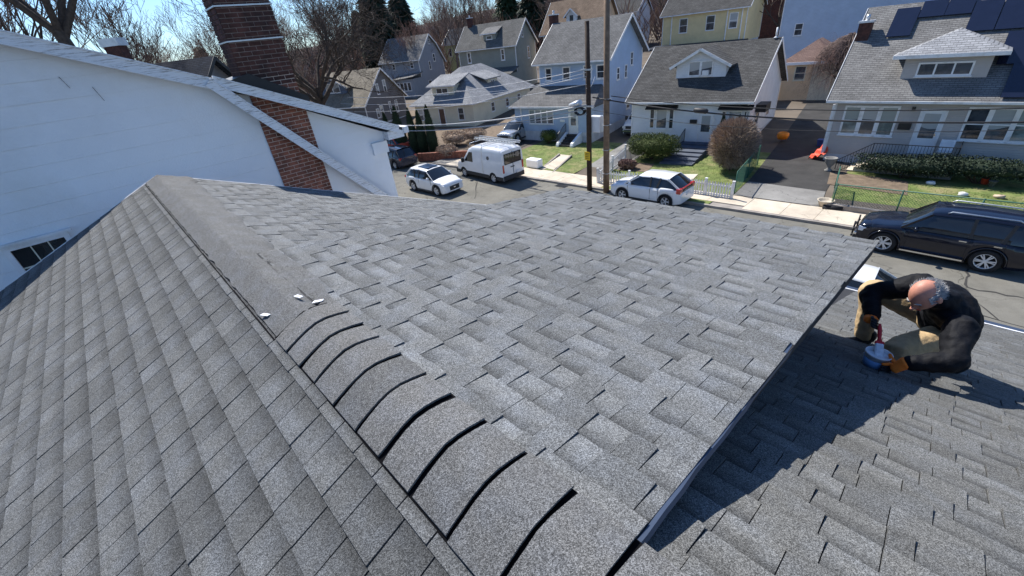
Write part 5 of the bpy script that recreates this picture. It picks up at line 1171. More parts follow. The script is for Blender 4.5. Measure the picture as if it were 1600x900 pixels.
# a wooded hillside that reads as one brown mass
q_ = random.Random(5); wm = MB()
for i in range(4500):
    px = q_.uniform(-150, 1250); d = q_.uniform(100, 230); x, y, z = px_ground(px, 100, d); hgt = q_.uniform(6, 13)
    for b in range(16):
        a = q_.uniform(0, 6.28); f = q_.uniform(.1, 1); L = hgt * q_.uniform(.25, .5); bx, by, bz = x + q_.uniform(-.5, .5), y, z + hgt * f * .6
        ex, ey, ez = bx + math.cos(a) * L * .6, by + math.sin(a) * L * .6, bz + L * .8; w2 = .09
        wm.add([(bx - w2, by, bz), (bx + w2, by + .1, bz), (ex, ey, ez)], [(0, 1, 2)], q_.randrange(3))
o = wm.build('distant_woods', ['twig', 'twig_red', 'twig_tan']); o['kind'] = 'stuff'; tag(o, 'brown leafless woods covering the far hillside', 'woods')
# weeping tree by the pale blue house
p = px_ground(1318, 110, 50)
tree_of('weeping_tree', bare_tree(61, 8.5, 6, .9, 'twig_red', 'bark', r0=.25, split=.38, first=6, upd=.0, droop=.9, kf=(3, 4)), 'brown weeping bare tree beside the red-roofed garage', (p[0], p[1], p[2]), 0, 1.0)

pm('twig_weep', (.17, .125, .11), .95, .35, 4)
wt = bpy.data.objects['weeping_tree']; q = random.Random(77); m = MB()
for i in range(1500):
    a = q.uniform(0, 6.28); rr = 3.6 * q.random() ** .6; top_ = 7.6 - .16 * rr * rr + q.uniform(-.6, .4); x, y = math.cos(a) * rr, math.sin(a) * rr; L = q.uniform(1.0, 3.6); P_ = Vector((x, y, top_)); o1 = Vector((math.cos(a), math.sin(a), 0))
    pts = [P_ - o1 * .8 + Vector((0, 0, .1)), P_, P_ + o1 * .35 + Vector((q.uniform(-.2, .2), q.uniform(-.2, .2), -.5)), P_ + o1 * .45 + Vector((q.uniform(-.3, .3), q.uniform(-.3, .3), -L))]; m.tube(pts, [.03, .028, .022, .01], 3, cap=False)
m.build('hanging_twigs', 'twig_weep', wt, None, 'stuff'); wt.scale = (.62, .62, .66)
# ---------------------------------------------------------------- bushes
def leafball(m, c, r, n, s_, q, flat=0., lumps=None, sub=.55):
    for i in range(n):
        v = Vector((q.gauss(0, 1), q.gauss(0, 1), q.gauss(0, 1))).normalized(); k = sub + (1 - sub) * q.random() ** .5
        k *= 1 + .16 * noise.noise(v * 2.2 + Vector(c)); p = Vector((c[0] + v.x * r[0] * k, c[1] + v.y * r[1] * k, c[2] + v.z * r[2] * k))
        if flat and abs(v.z) > flat: p.z = c[2] + math.copysign(flat, v.z) * r[2] * k
        a = Vector((q.uniform(-1, 1), q.uniform(-1, 1), q.uniform(-1, 1))).normalized() * s_ * q.uniform(.6, 1.3); b = a.cross(Vector((q.uniform(-1, 1), q.uniform(-1, 1), q.uniform(-1, 1)))).normalized() * s_ * .6
        m.add([p - b, p + a, p + b, p - a * .3], [(0, 1, 2, 3)])
def bush(name, label, loc, r, mat, n, s_=.06, seed=1, cat='bush', flat=.62, group=None):
    q = random.Random(seed); o = thing(name, label, cat, loc, 0, group)
    m = MB()
    for i in range(5): a = q.uniform(0, 6.28); m.tube([(0, 0, -.1), (math.cos(a) * r[0] * .3, math.sin(a) * r[1] * .3, r[2] * .7), (math.cos(a) * r[0] * .6, math.sin(a) * r[1] * .6, r[2] * 1.2)], [.05, .035, .015], 5)
    m.build('stems', 'bark', o)
    m = MB(); m.ball((0, 0, r[2] * .95), (r[0] * .74, r[1] * .74, r[2] * .46), 14, 9, 0, .12); leafball(m, (0, 0, r[2]), r, n, s_, q, flat); m.build('foliage', mat, o); return o
def onp(px, py, z=.2): p = at(px, py, z); return (p.x, p.y, H(p.x, p.y))
p = onp(1012, 253); bush('yew_bush', 'big rounded dark green yew in front of the white bungalow', (p[0], p[1] + .6, p[2]), (2.0, 1.3, 1.05), 'yew', 15000, .05, 3)
def conebush(name, label, loc, h, r, mat, n, seed, group=None):
    q = random.Random(seed); o = thing(name, label, 'shrub', loc, 0, group); m = MB(); m.tube([(0, 0, -.1), (0, 0, h * .8)], [.05, .02], 5); m.build('stem', 'bark', o); m = MB()
    m.lathe([(r * .6, .05), (r * .72, h * .3), (r * .45, h * .7), (.03, h * .95)], 10)
    for i in range(n):
        f = q.random(); rr = r * (1 - f) ** .6 * (.7 + .35 * q.random()) * (1 if f > .12 else .85); a = q.uniform(0, 6.28); p_ = Vector((math.cos(a) * rr, math.sin(a) * rr, h * f)); s_ = .07
        b = Vector((-math.sin(a), math.cos(a), 0)) * s_ * .5; m.add([p_ - b, p_ + Vector((math.cos(a) * .03, math.sin(a) * .03, s_ * 2)), p_ + b], [(0, 1, 2)])
    m.build('foliage', mat, o); return o
for k, (px, py) in enumerate(((1152, 226), (1172, 224))):
    q = Matrix.Rotation(R(6.9), 4, 'Z') @ Vector((7.45 + k * 1.0, -.35, 0)) + Vector((-19.93, 30.79, 0)); conebush('evergreen_shrub', ['small cone evergreen left of two under the bungalow window', 'small cone evergreen at the bungalow corner, right of two'][k], (q.x, q.y, H(q.x, q.y)), 2.5, .5, 'evergreen_dark', 1400, 70 + k, 'cone evergreens at the white bungalow')
# leafless rounded shrub of fine pale twigs
q = random.Random(9); p = onp(1138, 268); o = thing('twig_shrub', 'large egg-shaped leafless shrub of pale brown twigs beside the driveway', 'shrub', (p[0], p[1] + .2, p[2]))
m = MB(); tw = MB()
for i in range(26):
    a = q.uniform(0, 6.28); u = q.uniform(0, .5); m.tube([(0, 0, 0), (math.cos(a) * u, math.sin(a) * u, 1.0), (math.cos(a) * u * 2.2, math.sin(a) * u * 2.2, 2.0)], [.035, .02, .01], 4)
m.build('stems', 'bark', o)
tw.ball((0, 0, 1.55), (.8, .75, .9), 14, 10, 1, .25)
for i in range(15000):
    v = Vector((q.gauss(0, 1), q.gauss(0, 1), q.gauss(0, 1))).normalized(); k = .45 + .55 * q.random() ** .5; k *= 1 + .10 * noise.noise(v * 3.1); P_ = Vector((v.x * 1.32 * k, v.y * 1.35 * k, 1.66 + v.z * 1.42 * k))
    if P_.z < .3: continue
    d = (v + Vector((q.uniform(-.6, .6), q.uniform(-.6, .6), q.uniform(-.3, .8)))).normalized() * q.uniform(.15, .32); s_ = d.orthogonal().normalized() * .016
    tw.add([P_ - s_, P_ + s_, P_ + d], [(0, 1, 2)], 0 if q.random() < .72 else 1)
tw.build('twigs', ['twig_tan', 'twig'], o)
hw_ = [('low dark hedge below the taupe house porch', 1402, 288, 2.4, .75), ('low dark hedge under the right window of the taupe house', 1530, 280, 2.9, .8)]
for k, (lab, px, py, rx_, rz2) in enumerate(hw_): p = onp(px, py, .3); bush('hedge', lab, (p[0], 30.05 if k == 0 else 30.4, p[2]), (rx_, .75, rz2), 'evergreen_dark', 5200, .06, 20 + k, 'hedge', .5)
for k, (lab, uu, vv, rr, mt) in enumerate((('small yellow-green bush at the left corner of the blue house', -.4, -3.1, (.62, .55, .5), 'leaf_yellow'), ('squared dark bush under the blue house window', 3.35, -3.0, (.85, .7, .68), 'yew'))):
    q2 = Matrix.Rotation(R(9.08), 4, 'Z') @ Vector((uu, vv, 0)) + Vector((-30.79, 31.9, 0)); bush('bush', lab, (q2.x, q2.y, H(q2.x, q2.y)), rr, mt, 2200, .055, 40 + k)
HR = Matrix.Translation((-50.6, 29.9, 0)) @ Matrix.Rotation(R(15.07), 4, 'Z')
for k, (px, h_, lab) in enumerate(((631, 3.5, 'widest evergreen at the left end of the row'), (651, 3.3, 'second evergreen of the row, beside the yellow sign'), (664, 2.9, 'shortest evergreen, third in the row'), (679, 3.3, 'evergreen at the right end of the row by the brown door'), (614, 3.0, 'evergreen half hidden by the white house gutter'))):
    p = at(px, 238, .1); conebush('arborvitae', lab, (p.x, p.y, H(p.x, p.y)), h_ + .9, .95 if k == 0 else .72, 'arborvitae', 1900, 80 + k, 'row of evergreens before the cream bungalow')
for k, (px, py, rr, lab) in enumerate(((712, 228, (1.5, 1.1, .8), 'brown leafless bush right of the evergreen row'), (742, 222, (1.4, 1.1, .75), 'second brown bush, beside the cream bungalow wall'), (700, 245, (1.2, .9, .6), 'low brown bush nearest the street corner'))):
    p = at(px, py, .15); bush('brown_bush', lab, (p.x, p.y, H(p.x, p.y)), rr, 'twig_tan', 2600, .07, 90 + k)
p = onp(980, 262, .25); bush('dry_grass_tuft', 'reddish dry ornamental grass inside the white fence corner', (p[0], p[1], p[2]), (.7, .5, .35), 'twig_red', 900, .1, 99, 'grass tuft')
m = MB(); p, q = at(655, 250, .1), at(752, 246, .1); m.beam((p.x, p.y, .35), (q.x, q.y, .4), .3, .7); tag(m.build('garden_wall', 'brick_red'), 'low dark red brick garden wall behind the white van', 'wall')

# ================================================================= fences
def fence_run(par, a, b, n, picket, hz, post_mesh):
    a = Vector(a); b = Vector(b); d = (b - a); rz = math.atan2(d.y, d.x)
    for i in range(n):
        p = a + d * ((i + .5) / n); o = obj('picket', picket, par); o.location = p - par.location; o.rotation_euler = (rnd.uniform(-.02, .02), rnd.uniform(-.02, .02), rz)
    for z in (.25, .78):
        m = MB(); m.beam(a - par.location + Vector((0, .03, z)), b - par.location + Vector((0, .03, z)), .035, .08); m.build('rail', 'trim_white', par)
    for t in (0, .5, 1): o = obj('post', post_mesh, par); o.location = a + d * t - par.location; o.rotation_euler = (0, 0, rz)
pk_ = MB(); pk_.prism([(-.041, .05), (.041, .05), (.041, .90), (0, 1.0), (-.041, .90)], -.012, .012, 'y'); pkm = pk_.mesh('picket', 'trim_white')
ps_ = MB(); ps_.box(-.055, .055, -.055, .055, 0, 1.08); ps_.box(-.07, .07, -.07, .07, 1.08, 1.12); psm = ps_.mesh('post', 'trim_white')
fa, fb, fc, fd, fe = at(934, 285, .16), at(1036, 293.5, .18), at(1062, 297, .18), at(1143, 309, .18), at(977, 248, .3)
def zg(p): return Vector((p.x, p.y, H(p.x, p.y)))
f1 = thing('picket_fence', 'white picket fence left of the garden path, turning back up the drive', 'fence', zg(fa)); fence_run(f1, zg(fa), zg(fb), 25, pkm, 1, psm); fence_run(f1, zg(fa), zg(fe), 22, pkm, 1, psm)
f2 = thing('picket_fence', 'short white picket fence between the garden path and the driveway', 'fence', zg(fc)); fence_run(f2, zg(fc), zg(fd), 20, pkm, 1, psm)
def chain(name, label, pts, hgt, posts, solid=False, lean=0):
    o = thing(name, label, 'fence', zg(Vector(pts[0]))); L0 = o.location
    for a, b in zip(pts, pts[1:]):
        a = zg(Vector(a)) - L0; b = zg(Vector(b)) - L0; m = MB(); m.tube([a + Vector((0, 0, hgt)), b + Vector((0, 0, hgt))], .028, 6); m.build('top_rail', 'fence_green', o)
        m = MB(); n = max(2, int((b - a).length / .11)); st = (b - a) / n; k = max(1, int(hgt / .11))
        for i in range(-k, n):
            for s_ in (0, 1):
                i0, i1 = (i, i + k) if s_ == 0 else (i + k, i); p, q = [a + st * max(0, min(n, j)) for j in (i0, i1)]; t0, t1 = [(max(0, min(n, j)) - i0) / (i1 - i0) for j in (i0, i1)]
                if abs(t1 - t0) > .05: m.beam(p + Vector((0, 0, hgt * t0)), q + Vector((0, 0, hgt * t1)), .007, .007)
        m.build('chain_mesh', 'fence_green', o, None, 'stuff')
    for t in posts: p = zg(Vector(t)) - L0; m = MB(); m.tube([p, p + Vector((0, 0, hgt + .04))], .032, 6); m.build('post', 'fence_green', o)
    return o
pm('fence_green', (.03, .12, .08), .5, .2, 5)
g1_, g2_, g3_, g4_ = at(1268, 324, .2), at(1340, 327, .2), at(1446, 339, .2), at(1560, 350, .2)
def lp(x, dy=.15): return (x, lot(x) + dy, 0)
chain('chain_link_fence', 'green chain-link fence along the pavement before the taupe house', [lp(-4.0), lp(13)], 1.15, [lp(-4.0), lp(-1.6), lp(.9), lp(3.6), lp(6.5), lp(9.5)])
chain('chain_link_fence', 'short leaning green chain-link panel at the driveway mouth', [lp(-4.05), (-4.55, 27.2, 0)], 1.1, [(-4.55, 27.2, 0)])
chain('chain_link_fence', 'green mesh fence between the driveway and the twig shrub', [lp(-8.5, .2), (-9.3, 29.6, 0)], 1.25, [lp(-8.5, .2), (-8.9, 27, 0), (-9.3, 29.6, 0)])
m = MB()
for i in range(6): x = -4.3 + i * 3; m.box(x, x + 2.97, lot(x + 1.5) - .12, lot(x + 1.5) + .12, .0, .36 + .01 * (i % 3))
o = m.build('retaining_kerb', 'curb_stone'); o['kind'] = 'structure'
# ================================================================= poles and cables
p1, p2 = Vector((-16.3, 21.35, 0)), Vector((-15.12, 21.5, 0))
po = thing('utility_pole', 'short dark utility pole carrying cable gear and a yellow sign', 'utility pole', p1)
m = MB(); m.tube([(0, 0, -.3), (0.02, 0, 4), (-.02, 0, 9.25)], [.165, .15, .125], 14); m.build('pole_shaft', 'pole_dark', po)
m = MB(); m.rbox(-.05, .72, .12, .52, 3.55, 4.45, .03); m.build('equipment_box', 'door_white', po)
m = MB(); m.box(-.20, .20, -.19, -.165, 1.95, 2.45); s_ = m.build('warning_sign', 'yellow_sign', po)
m = MB()
for z in (2.06, 2.16, 2.26, 2.35): m.box(-.13, .13, -.193, -.1905, z, z + .028)
m.build('sign_lines', 'wire_dark', s_)
m = MB(); m.tube([(-1.3, -.05, 5.0), (-.5, -.1, 5.25)], .16, 10); m.build('splice_canister', 'metal_light', po)
m = MB()
for k in range(5): m.tube([(-.55 + .35 * math.cos(t) , -.2 + .05 * k, 4.75 + .2 * math.sin(t)) for t in [i * .63 for i in range(11)]], .035, 5)
m.build('cable_coil', 'wire_dark', po)
m = MB(); m.box(-.5, .5, -.16, -.10, 5.0, 5.08); m.box(-.4, .4, -.16, -.10, 6.9, 6.98); m.build('bracket', 'metal_light', po)
po2 = thing('utility_pole', 'taller brown utility pole standing right of the dark one', 'utility pole', p2)
m = MB(); m.tube([(0, 0, -.3), (-.02, 0, 5), (-.05, 0, 11.6)], [.19, .17, .14], 14); m.build('pole_shaft', 'pole_brown', po2)
m = MB()
for z in (1.2, 2.6, 4.0, 5.4): m.box(-.19, .19, -.19, .19, z, z + .02)
m.build('pole_bands', 'metal_light', po2)
def cable(label, a, b, sag, r, mat='wire_dark', group='overhead cables at the poles'):
    a, b = Vector(a), Vector(b); pts = [a.lerp(b, i / 24) - Vector((0, 0, sag * 4 * (i / 24) * (1 - i / 24))) for i in range(25)]
    m = MB(); m.tube(pts, r, 5); o = m.build('overhead_cable', mat); tag(o, label, 'cable', group); return o
A = lambda z: (p1.x, p1.y - .15, z)
def yy(px, py, Y): return tuple(atY(px, py, Y))
cable('thick dark cable running right from the poles past a black splice case', yy(926, 152, 21.3), yy(1660, 190, 21.6), .45, .035)
cable('upper dark cable running right across the driveway', yy(955, 150, 21.4), yy(1660, 167, 21.6), .35, .022)
cable('thin dark cable lowest of those running to the right edge', yy(926, 172, 21.3), yy(1660, 201, 21.6), .5, .012)
m = MB(); c0 = atY(1084, 172, 21.35); c1 = atY(1106, 174, 21.35); m.tube([c0, c0.lerp(c1, .1), c0.lerp(c1, .9), c1], [.06, .12, .12, .06], 10); tag(m.build('splice_case', 'wire_dark'), 'black splice case hanging on the thick cable before the white bungalow', 'cable closure')
cable('pale cable descending left from the pole to the corner, topmost', A(6.95), (-44, 19.4, 5.6), .5, .022, 'wire_pale'); cable('pale cable second from top on the left side of the pole', A(6.6), (-46, 19.4, 5.0), .6, .02, 'wire_pale')
cable('pale cable third from top on the left side of the pole', A(6.2), (-46, 19.0, 4.3), .5, .018, 'wire_pale'); cable('thick pale bundle sagging left from the cable coil', A(5.1), (-48, 18.6, 3.6), .9, .045, 'wire_pale')
cable('second sagging bundle just below the thick pale one', A(4.9), (-48, 18.4, 3.2), 1.0, .035, 'wire_pale'); cable('lowest thin cable crossing in front of the evergreens', A(4.6), (-50, 18.2, 2.8), .7, .02, 'wire_pale')
cable('white service drop from pole to the blue house eave', A(6.0), (-24.6, 33.2, 5.3), .3, .02, 'paint_white'); cable('thin cable from the pole to the cream bungalow corner', A(6.8), (-42.5, 31.5, 4.4), .5, .014, 'wire_pale')
# ================================================================= small yard things
def put(px, py, z=.3): p = at(px, py, z); return Vector((p.x, p.y, H(p.x, p.y)))
def lath(name, label, cat, loc, prof, mat, n=16, sc_=None):
    m = MB(); m.lathe(prof, n); o = m.build(name, mat); o.location = loc; tag(o, label, cat); return o
p = put(1246, 196, .9); m = MB(); m.lathe([(.1, 0), (.38, .03), (.48, .28), (.46, .5), (.35, .58), (.30, .5), (.05, .46)], 18); o = m.build('toy_tub', 'pumpkin'); o.scale = (.8, .8, .8); o.location = (p.x, p.y - 3, p.z + .05); tag(o, 'round orange plastic tub lying at the back of the driveway', 'tub')
p = put(1278, 250, .3); m = MB()
fn = lambda u, v: (-1.3 * (1 - u) * (1 - v * .2) + .25 * math.sin(v * 7), .9 * v - .3 * u, .05 + .95 * (u * (.35 + .65 * v)) + .06 * math.sin(u * 17 + v * 9)); m.grid(14, 12, fn); m.grid(14, 12, lambda u, v: (fn(u, v)[0], fn(u, v)[1] + .01, fn(u, v)[2] - .03)); o = m.build('tarpaulin', 'tarp_red'); o.scale = (.62, .8, 1.25); o.location = (p.x + .25, p.y, p.z); tag(o, 'crumpled orange-red tarpaulin heaped at the taupe house corner', 'tarpaulin')
p = put(1283, 228, .5); m = MB(); m.prism([(-.22, 0), (.22, 0), (.28, .42), (-.28, .42)], -.2, .2, 'y'); m.box(-.3, .3, -.23, .23, .42, .45); o = m.build('recycling_box', 'plastic_blue'); o.location = (p.x - .1, p.y + .6, p.z); tag(o, 'small blue recycling box beside the brick side of the taupe house', 'box')
p = put(1294, 266, .3); lath('garden_urn', 'grey stone urn on the corner by the porch steps', 'urn', p, [(.18, 0), (.2, .08), (.09, .15), (.1, .28), (.26, .5), (.3, .72), (.34, .78), (.28, .78), (.22, .6)], 'concrete_grey')
p = put(1272, 322, .2); lath('plant_pot', 'beige plant pot just inside the chain-link fence corner', 'pot', p + Vector((.35, .45, 0)), [(.2, 0), (.34, .42), (.38, .46), (.33, .46), (.3, .36), (.02, .34)], 'concrete')
m = MB(); m.tube([(-.4, 0, .16), (.4, .1, .2)], .15, 9); m.tube([(-.1, .3, .12), (.45, .35, .12)], .12, 8); o = m.build('black_bag', 'rubber'); o.location = put(1296, 330, .2) + Vector((0, .5, 0)); tag(o, 'black sack lying beside the beige plant pot', 'bag')
for k, (px, py, mt, nm, lab) in enumerate(((1538, 286, 'tarp_red', 'toy_bucket', 'small red bucket on the shaded lawn'), (1549, 290, 'paint_silver', 'toy_bucket', 'pale blue bucket right of the red one'), (1455, 286, 'trim_white', 'paper_scrap', 'white crumpled bag on the lawn edge of the hedge'), (1505, 303, 'trim_white', 'paper_scrap', 'white scrap lying just behind the fence rail'), (1562, 307, 'siding_tan', 'cardboard', 'tan cardboard piece on the grass near the right edge'))):
    p = put(px, py, .3); m = MB()
    if nm == 'toy_bucket': m.lathe([(.12, 0), (.17, .3), (.185, .3), (.16, .28), (.1, .05)], 12)
    else: m.ball((0, 0, .08), (.2, .14, .1), 9, 6, 0, .5)
    o = m.build(nm, mt); o.location = p; tag(o, lab, 'litter' if nm != 'toy_bucket' else 'bucket')
# chair on the porch
q = Matrix.Rotation(R(1.53), 4, 'Z') @ Vector((5.75, -.35, 1.15)) + Vector((-6.81, 31.44, -.15)); o = thing('porch_chair', 'grey outdoor chair on the taupe house porch by the door', 'chair', q)
m = MB(); m.box(-.28, .28, -.25, .25, .42, .47); m.build('seat', 'metal_light', o); m = MB(); m.prism([(.22, .45), (.27, .45), (.40, .98), (.35, .98)], -.28, .28, 'x'); m.build('backrest', 'metal_light', o)
for x in (-.26, .26):
    for y in (-.22, .22): m = MB(); m.tube([(x, y, 0), (x, y, .43)], .016, 5); m.build('leg', 'black_metal', o)
p = put(832, 262, .15); m = MB(); m.rbox(-.62, .62, -.32, .32, 0, .62, .06); o = m.build('stone_block', 'stucco_white'); o.location = p + Vector((0, .25, 0)); tag(o, 'white block-like planter at the lawn corner behind the van', 'planter')
p = at(646, 232, .1); o = thing('roadside_sign', 'yellow square sign standing before the evergreen row', 'sign', (p.x, p.y - .6, 0)); m = MB(); m.tube([(0, 0, 0), (0, 0, 2.6)], .035, 6); m.build('sign_post', 'metal_light', o); m = MB(); m.box(-.34, .34, -.06, -.04, 1.75, 2.5); m.build('sign_plate', 'yellow_sign', o)
# ================================================================= the crouching man
man = thing('person', 'grey-haired man in black jacket and orange gloves crouching to stir a tub', 'person', (.1, 3.85, 6.5))
MO = Vector(man.location)
def skinmesh(name, mat, verts, edges, rad, parent, sub=2, root=0, disp=0., dscale=.12):
    me = bpy.data.meshes.new(name); me.from_pydata([Vector(v) - MO for v in verts], edges, []); me.materials.append(MAT[mat])
    o = obj(name, me, parent); s = o.modifiers.new('skin', 'SKIN'); s.use_smooth_shade = True
    sv = me.skin_vertices[0].data
    for i, r in enumerate(rad): sv[i].radius = r if hasattr(r, '__len__') else (r, r)
    for i in range(len(verts)): sv[i].use_root = (i == root)
    ss = o.modifiers.new('subsurf', 'SUBSURF'); ss.levels = sub; ss.render_levels = sub
    if disp:
        tx = bpy.data.textures.new(name + '_folds', 'CLOUDS'); tx.noise_scale = dscale; tx.noise_depth = 2
        dm = o.modifiers.new('folds', 'DISPLACE'); dm.texture = tx; dm.strength = disp; dm.mid_level = .5; dm.texture_coords = 'LOCAL'
    return o
J = dict(hip=(.23, 4.12, 6.74), hipR=(.15, 4.20, 6.73), hipL=(.29, 4.00, 6.71), kneeR=(-.24, 4.14, 6.86), ankR=(-.17, 3.98, 6.46), kneeL=(.05, 3.58, 6.71), ankL=(.40, 3.93, 6.50),
         waist=(.26, 4.03, 6.86), chest=(.24, 3.90, 6.99), neckb=(.18, 3.77, 7.10), neck=(.145, 3.72, 7.12), head=(.075, 3.66, 7.165), shR=(.03, 3.96, 7.08), shL=(.30, 3.60, 7.01),
         elbR=(-.215, 3.87, 6.96), wrR=(-.145, 3.62, 6.89), elbL=(.315, 3.35, 6.90), wrL=(.115, 3.25, 6.845))
def mids(a, b, t): return tuple(Vector(J[a]).lerp(Vector(J[b]), t))
# continuous body under the clothes
bn = ['hip', 'waist', 'chest', 'neckb', 'neck', 'shR', 'elbR', 'wrR', 'shL', 'elbL', 'wrL', 'hipR', 'kneeR', 'ankR', 'hipL', 'kneeL', 'ankL']
br = [.07, .06, .05, .04, .05, .035, .035, .03, .035, .04, .03, .08, .055, .04, .08, .055, .04]
ix = {n: i for i, n in enumerate(bn)}
skinmesh('body', 'skin', [J[n] for n in bn], [(ix[a], ix[b]) for a, b in (('hip', 'waist'), ('waist', 'chest'), ('chest', 'neckb'), ('neckb', 'neck'), ('chest', 'shR'), ('shR', 'elbR'), ('elbR', 'wrR'), ('chest', 'shL'), ('shL', 'elbL'), ('elbL', 'wrL'), ('hip', 'hipR'), ('hipR', 'kneeR'), ('kneeR', 'ankR'), ('hip', 'hipL'), ('hipL', 'kneeL'), ('kneeL', 'ankL'))], br, man)
# clothes: volumes fused into one continuous surface
def smoothpath(pts, rad, k=5):
    P_ = [Vector(p) for p in pts]; O = []; Rr = []
    for i in range(len(P_) - 1):
        p0, p1, p2, p3 = P_[max(0, i - 1)], P_[i], P_[i + 1], P_[min(len(P_) - 1, i + 2)]
        for j in range(k):
            t = j / k; O.append(.5 * ((2 * p1) + (p2 - p0) * t + (2 * p0 - 5 * p1 + 4 * p2 - p3) * t * t + (3 * p1 - p0 - 3 * p2 + p3) * t ** 3)); Rr.append(rad[i] + (rad[i + 1] - rad[i]) * t)
    return O + [P_[-1]], Rr + [rad[-1]]
def fused(name, mat, paths, balls, vox=.011, it=5, disp=.012, ds=.06):
    m = MB()
    for pts, rad in paths:
        a, b = smoothpath(pts, rad); m.tube([p - MO for p in a], b, 14)
        for e in (0, -1): m.ball(a[e] - MO, b[e] * .97, 12, 8)
    for c_, r_, M3 in balls: m.ball((0, 0, 0), r_, 18, 12, M=Matrix.Translation(Vector(c_) - MO) @ M3)
    o = m.build(name, mat, man); r = o.modifiers.new('fuse', 'REMESH'); r.mode = 'VOXEL'; r.voxel_size = vox; r.use_smooth_shade = True
    s = o.modifiers.new('soft', 'SMOOTH'); s.factor = .5; s.iterations = it
    for k, (d_, sc_2) in enumerate(((disp, ds), (disp * .18, ds * .4))):
        tx = bpy.data.textures.new(name + '_folds', 'CLOUDS'); tx.noise_scale = sc_2; tx.noise_depth = 1
        dm = o.modifiers.new('folds', 'DISPLACE'); dm.texture = tx; dm.strength = d_; dm.mid_level = .5; dm.texture_coords = 'LOCAL'
    return o
I4 = Matrix.Identity(4)
def al(d, w_=(1, 0, 0)):        # orient a ball's z along d, x roughly along w_
    z = Vector(d).normalized(); x = Vector(w_); x = (x - z * x.dot(z)).normalized(); y = z.cross(x); M_ = Matrix.Identity(4)
    for i in range(3): M_[i][0] = x[i]; M_[i][1] = y[i]; M_[i][2] = z[i]
    return M_
shv = (Vector(J['shL']) - Vector(J['shR'])).normalized(); sp_d = Vector(J['neckb']) - Vector(J['hip'])
fused('jacket', 'jacket', [([J['shR'], mids('shR', 'elbR', .5), J['elbR'], mids('elbR', 'wrR', .45), mids('elbR', 'wrR', .9)], [.095, .078, .070, .060, .050]),
    ([J['shL'], mids('shL', 'elbL', .5), J['elbL'], mids('elbL', 'wrL', .45), mids('elbL', 'wrL', .88)], [.095, .080, .072, .062, .052]),
    ([J['neckb'], J['neck']], [.088, .076])],
    [((.245, 4.08, 6.80), (.185, .165, .15), al(sp_d, shv)), ((.25, 4.0, 6.90), (.205, .150, .17), al(sp_d, shv)), ((.225, 3.88, 7.0), (.225, .135, .15), al(sp_d, shv)), ((.185, 3.80, 7.06), (.17, .105, .09), al(sp_d, shv))], it=4, disp=.024, ds=.07)
fused('trousers', 'trousers', [([J['hip'], J['hipR'], mids('hipR', 'kneeR', .5), J['kneeR'], mids('kneeR', 'ankR', .35), mids('kneeR', 'ankR', .93)], [.13, .115, .096, .080, .072, .062]),
    ([J['hip'], J['hipL'], mids('hipL', 'kneeL', .5), J['kneeL'], mids('kneeL', 'ankL', .35), mids('kneeL', 'ankL', .93)], [.13, .115, .096, .082, .074, .060])], [(J['hip'], (.17, .15, .13), al((0, 0, 1), shv))], disp=.014, ds=.05)
for a, b, c in (((-.13, 4.02, 6.47), (-.20, 3.93, 6.435), (-.33, 3.87, 6.415)), ((.43, 3.96, 6.50), (.36, 3.92, 6.455), (.26, 3.83, 6.45))):
    skinmesh('boot', 'boot', [(a[0], a[1], a[2] + .08), a, b, c], [(0, 1), (1, 2), (2, 3)], [.055, (.055, .05), (.052, .04), (.045, .032)], man)
# head
fdir = Vector((-.42, -.62, -.66)).normalized(); ud = (Vector((-.12, -.10, 1)) - fdir * Vector((-.12, -.10, 1)).dot(fdir)).normalized(); rd = fdir.cross(ud).normalized()
HM = Matrix.Identity(4)
for i in range(3): HM[i][0] = rd[i]; HM[i][1] = fdir[i]; HM[i][2] = ud[i]; HM[i][3] = (Vector(J['head']) - MO)[i]
def hr(v):                    # head surface point for a unit direction
    x, y, z = v; rx_, ry_, rz2 = .078, .100, .118
    p = Vector((x * rx_, y * ry_, z * rz2))
    if z < -.1: p.x *= 1 - .28 * (-z - .1); p.y += .018 * (-z) * max(0, y + .2)
    g = lambda cx, cz, s_, a: a * math.exp(-((x - cx) ** 2 + (z - cz) ** 2) / s_) if y > 0 else 0
    d = g(0, -.22, .012, .022) + g(0, -.05, .010, .012) + g(.33, -.02, .03, -.010) + g(-.33, -.02, .03, -.010) + g(0, .12, .12, .004) + g(.3, .14, .03, .005) + g(-.3, .14, .03, .005) + g(0, -.55, .02, .006) + g(0, -.48, .003, -.004) + g(0, -.85, .05, .008)
    p.y += d; return p
m = MB(); NU, NV = 44, 32; vs = []
for i in range(NV + 1):
    a = math.pi * i / NV
    for j in range(NU): b = 2 * math.pi * j / NU; vs.append(hr((math.sin(a) * math.cos(b), math.sin(a) * math.sin(b), math.cos(a))))
m.add(vs, [(i * NU + j, (i + 1) * NU + j, (i + 1) * NU + (j + 1) % NU, i * NU + (j + 1) % NU) for i in range(NV) for j in range(NU)], smooth=True)
hd = m.build('head', 'skin', man); hd.matrix_local = HM
m = MB(); m.ball((0, .118, -.030), (.014, .016, .013), 10, 7); m.ball((-.012, .108, -.033), (.009, .009, .008), 8, 6); m.ball((.012, .108, -.033), (.009, .009, .008), 8, 6); m.build('nose', 'skin', hd)
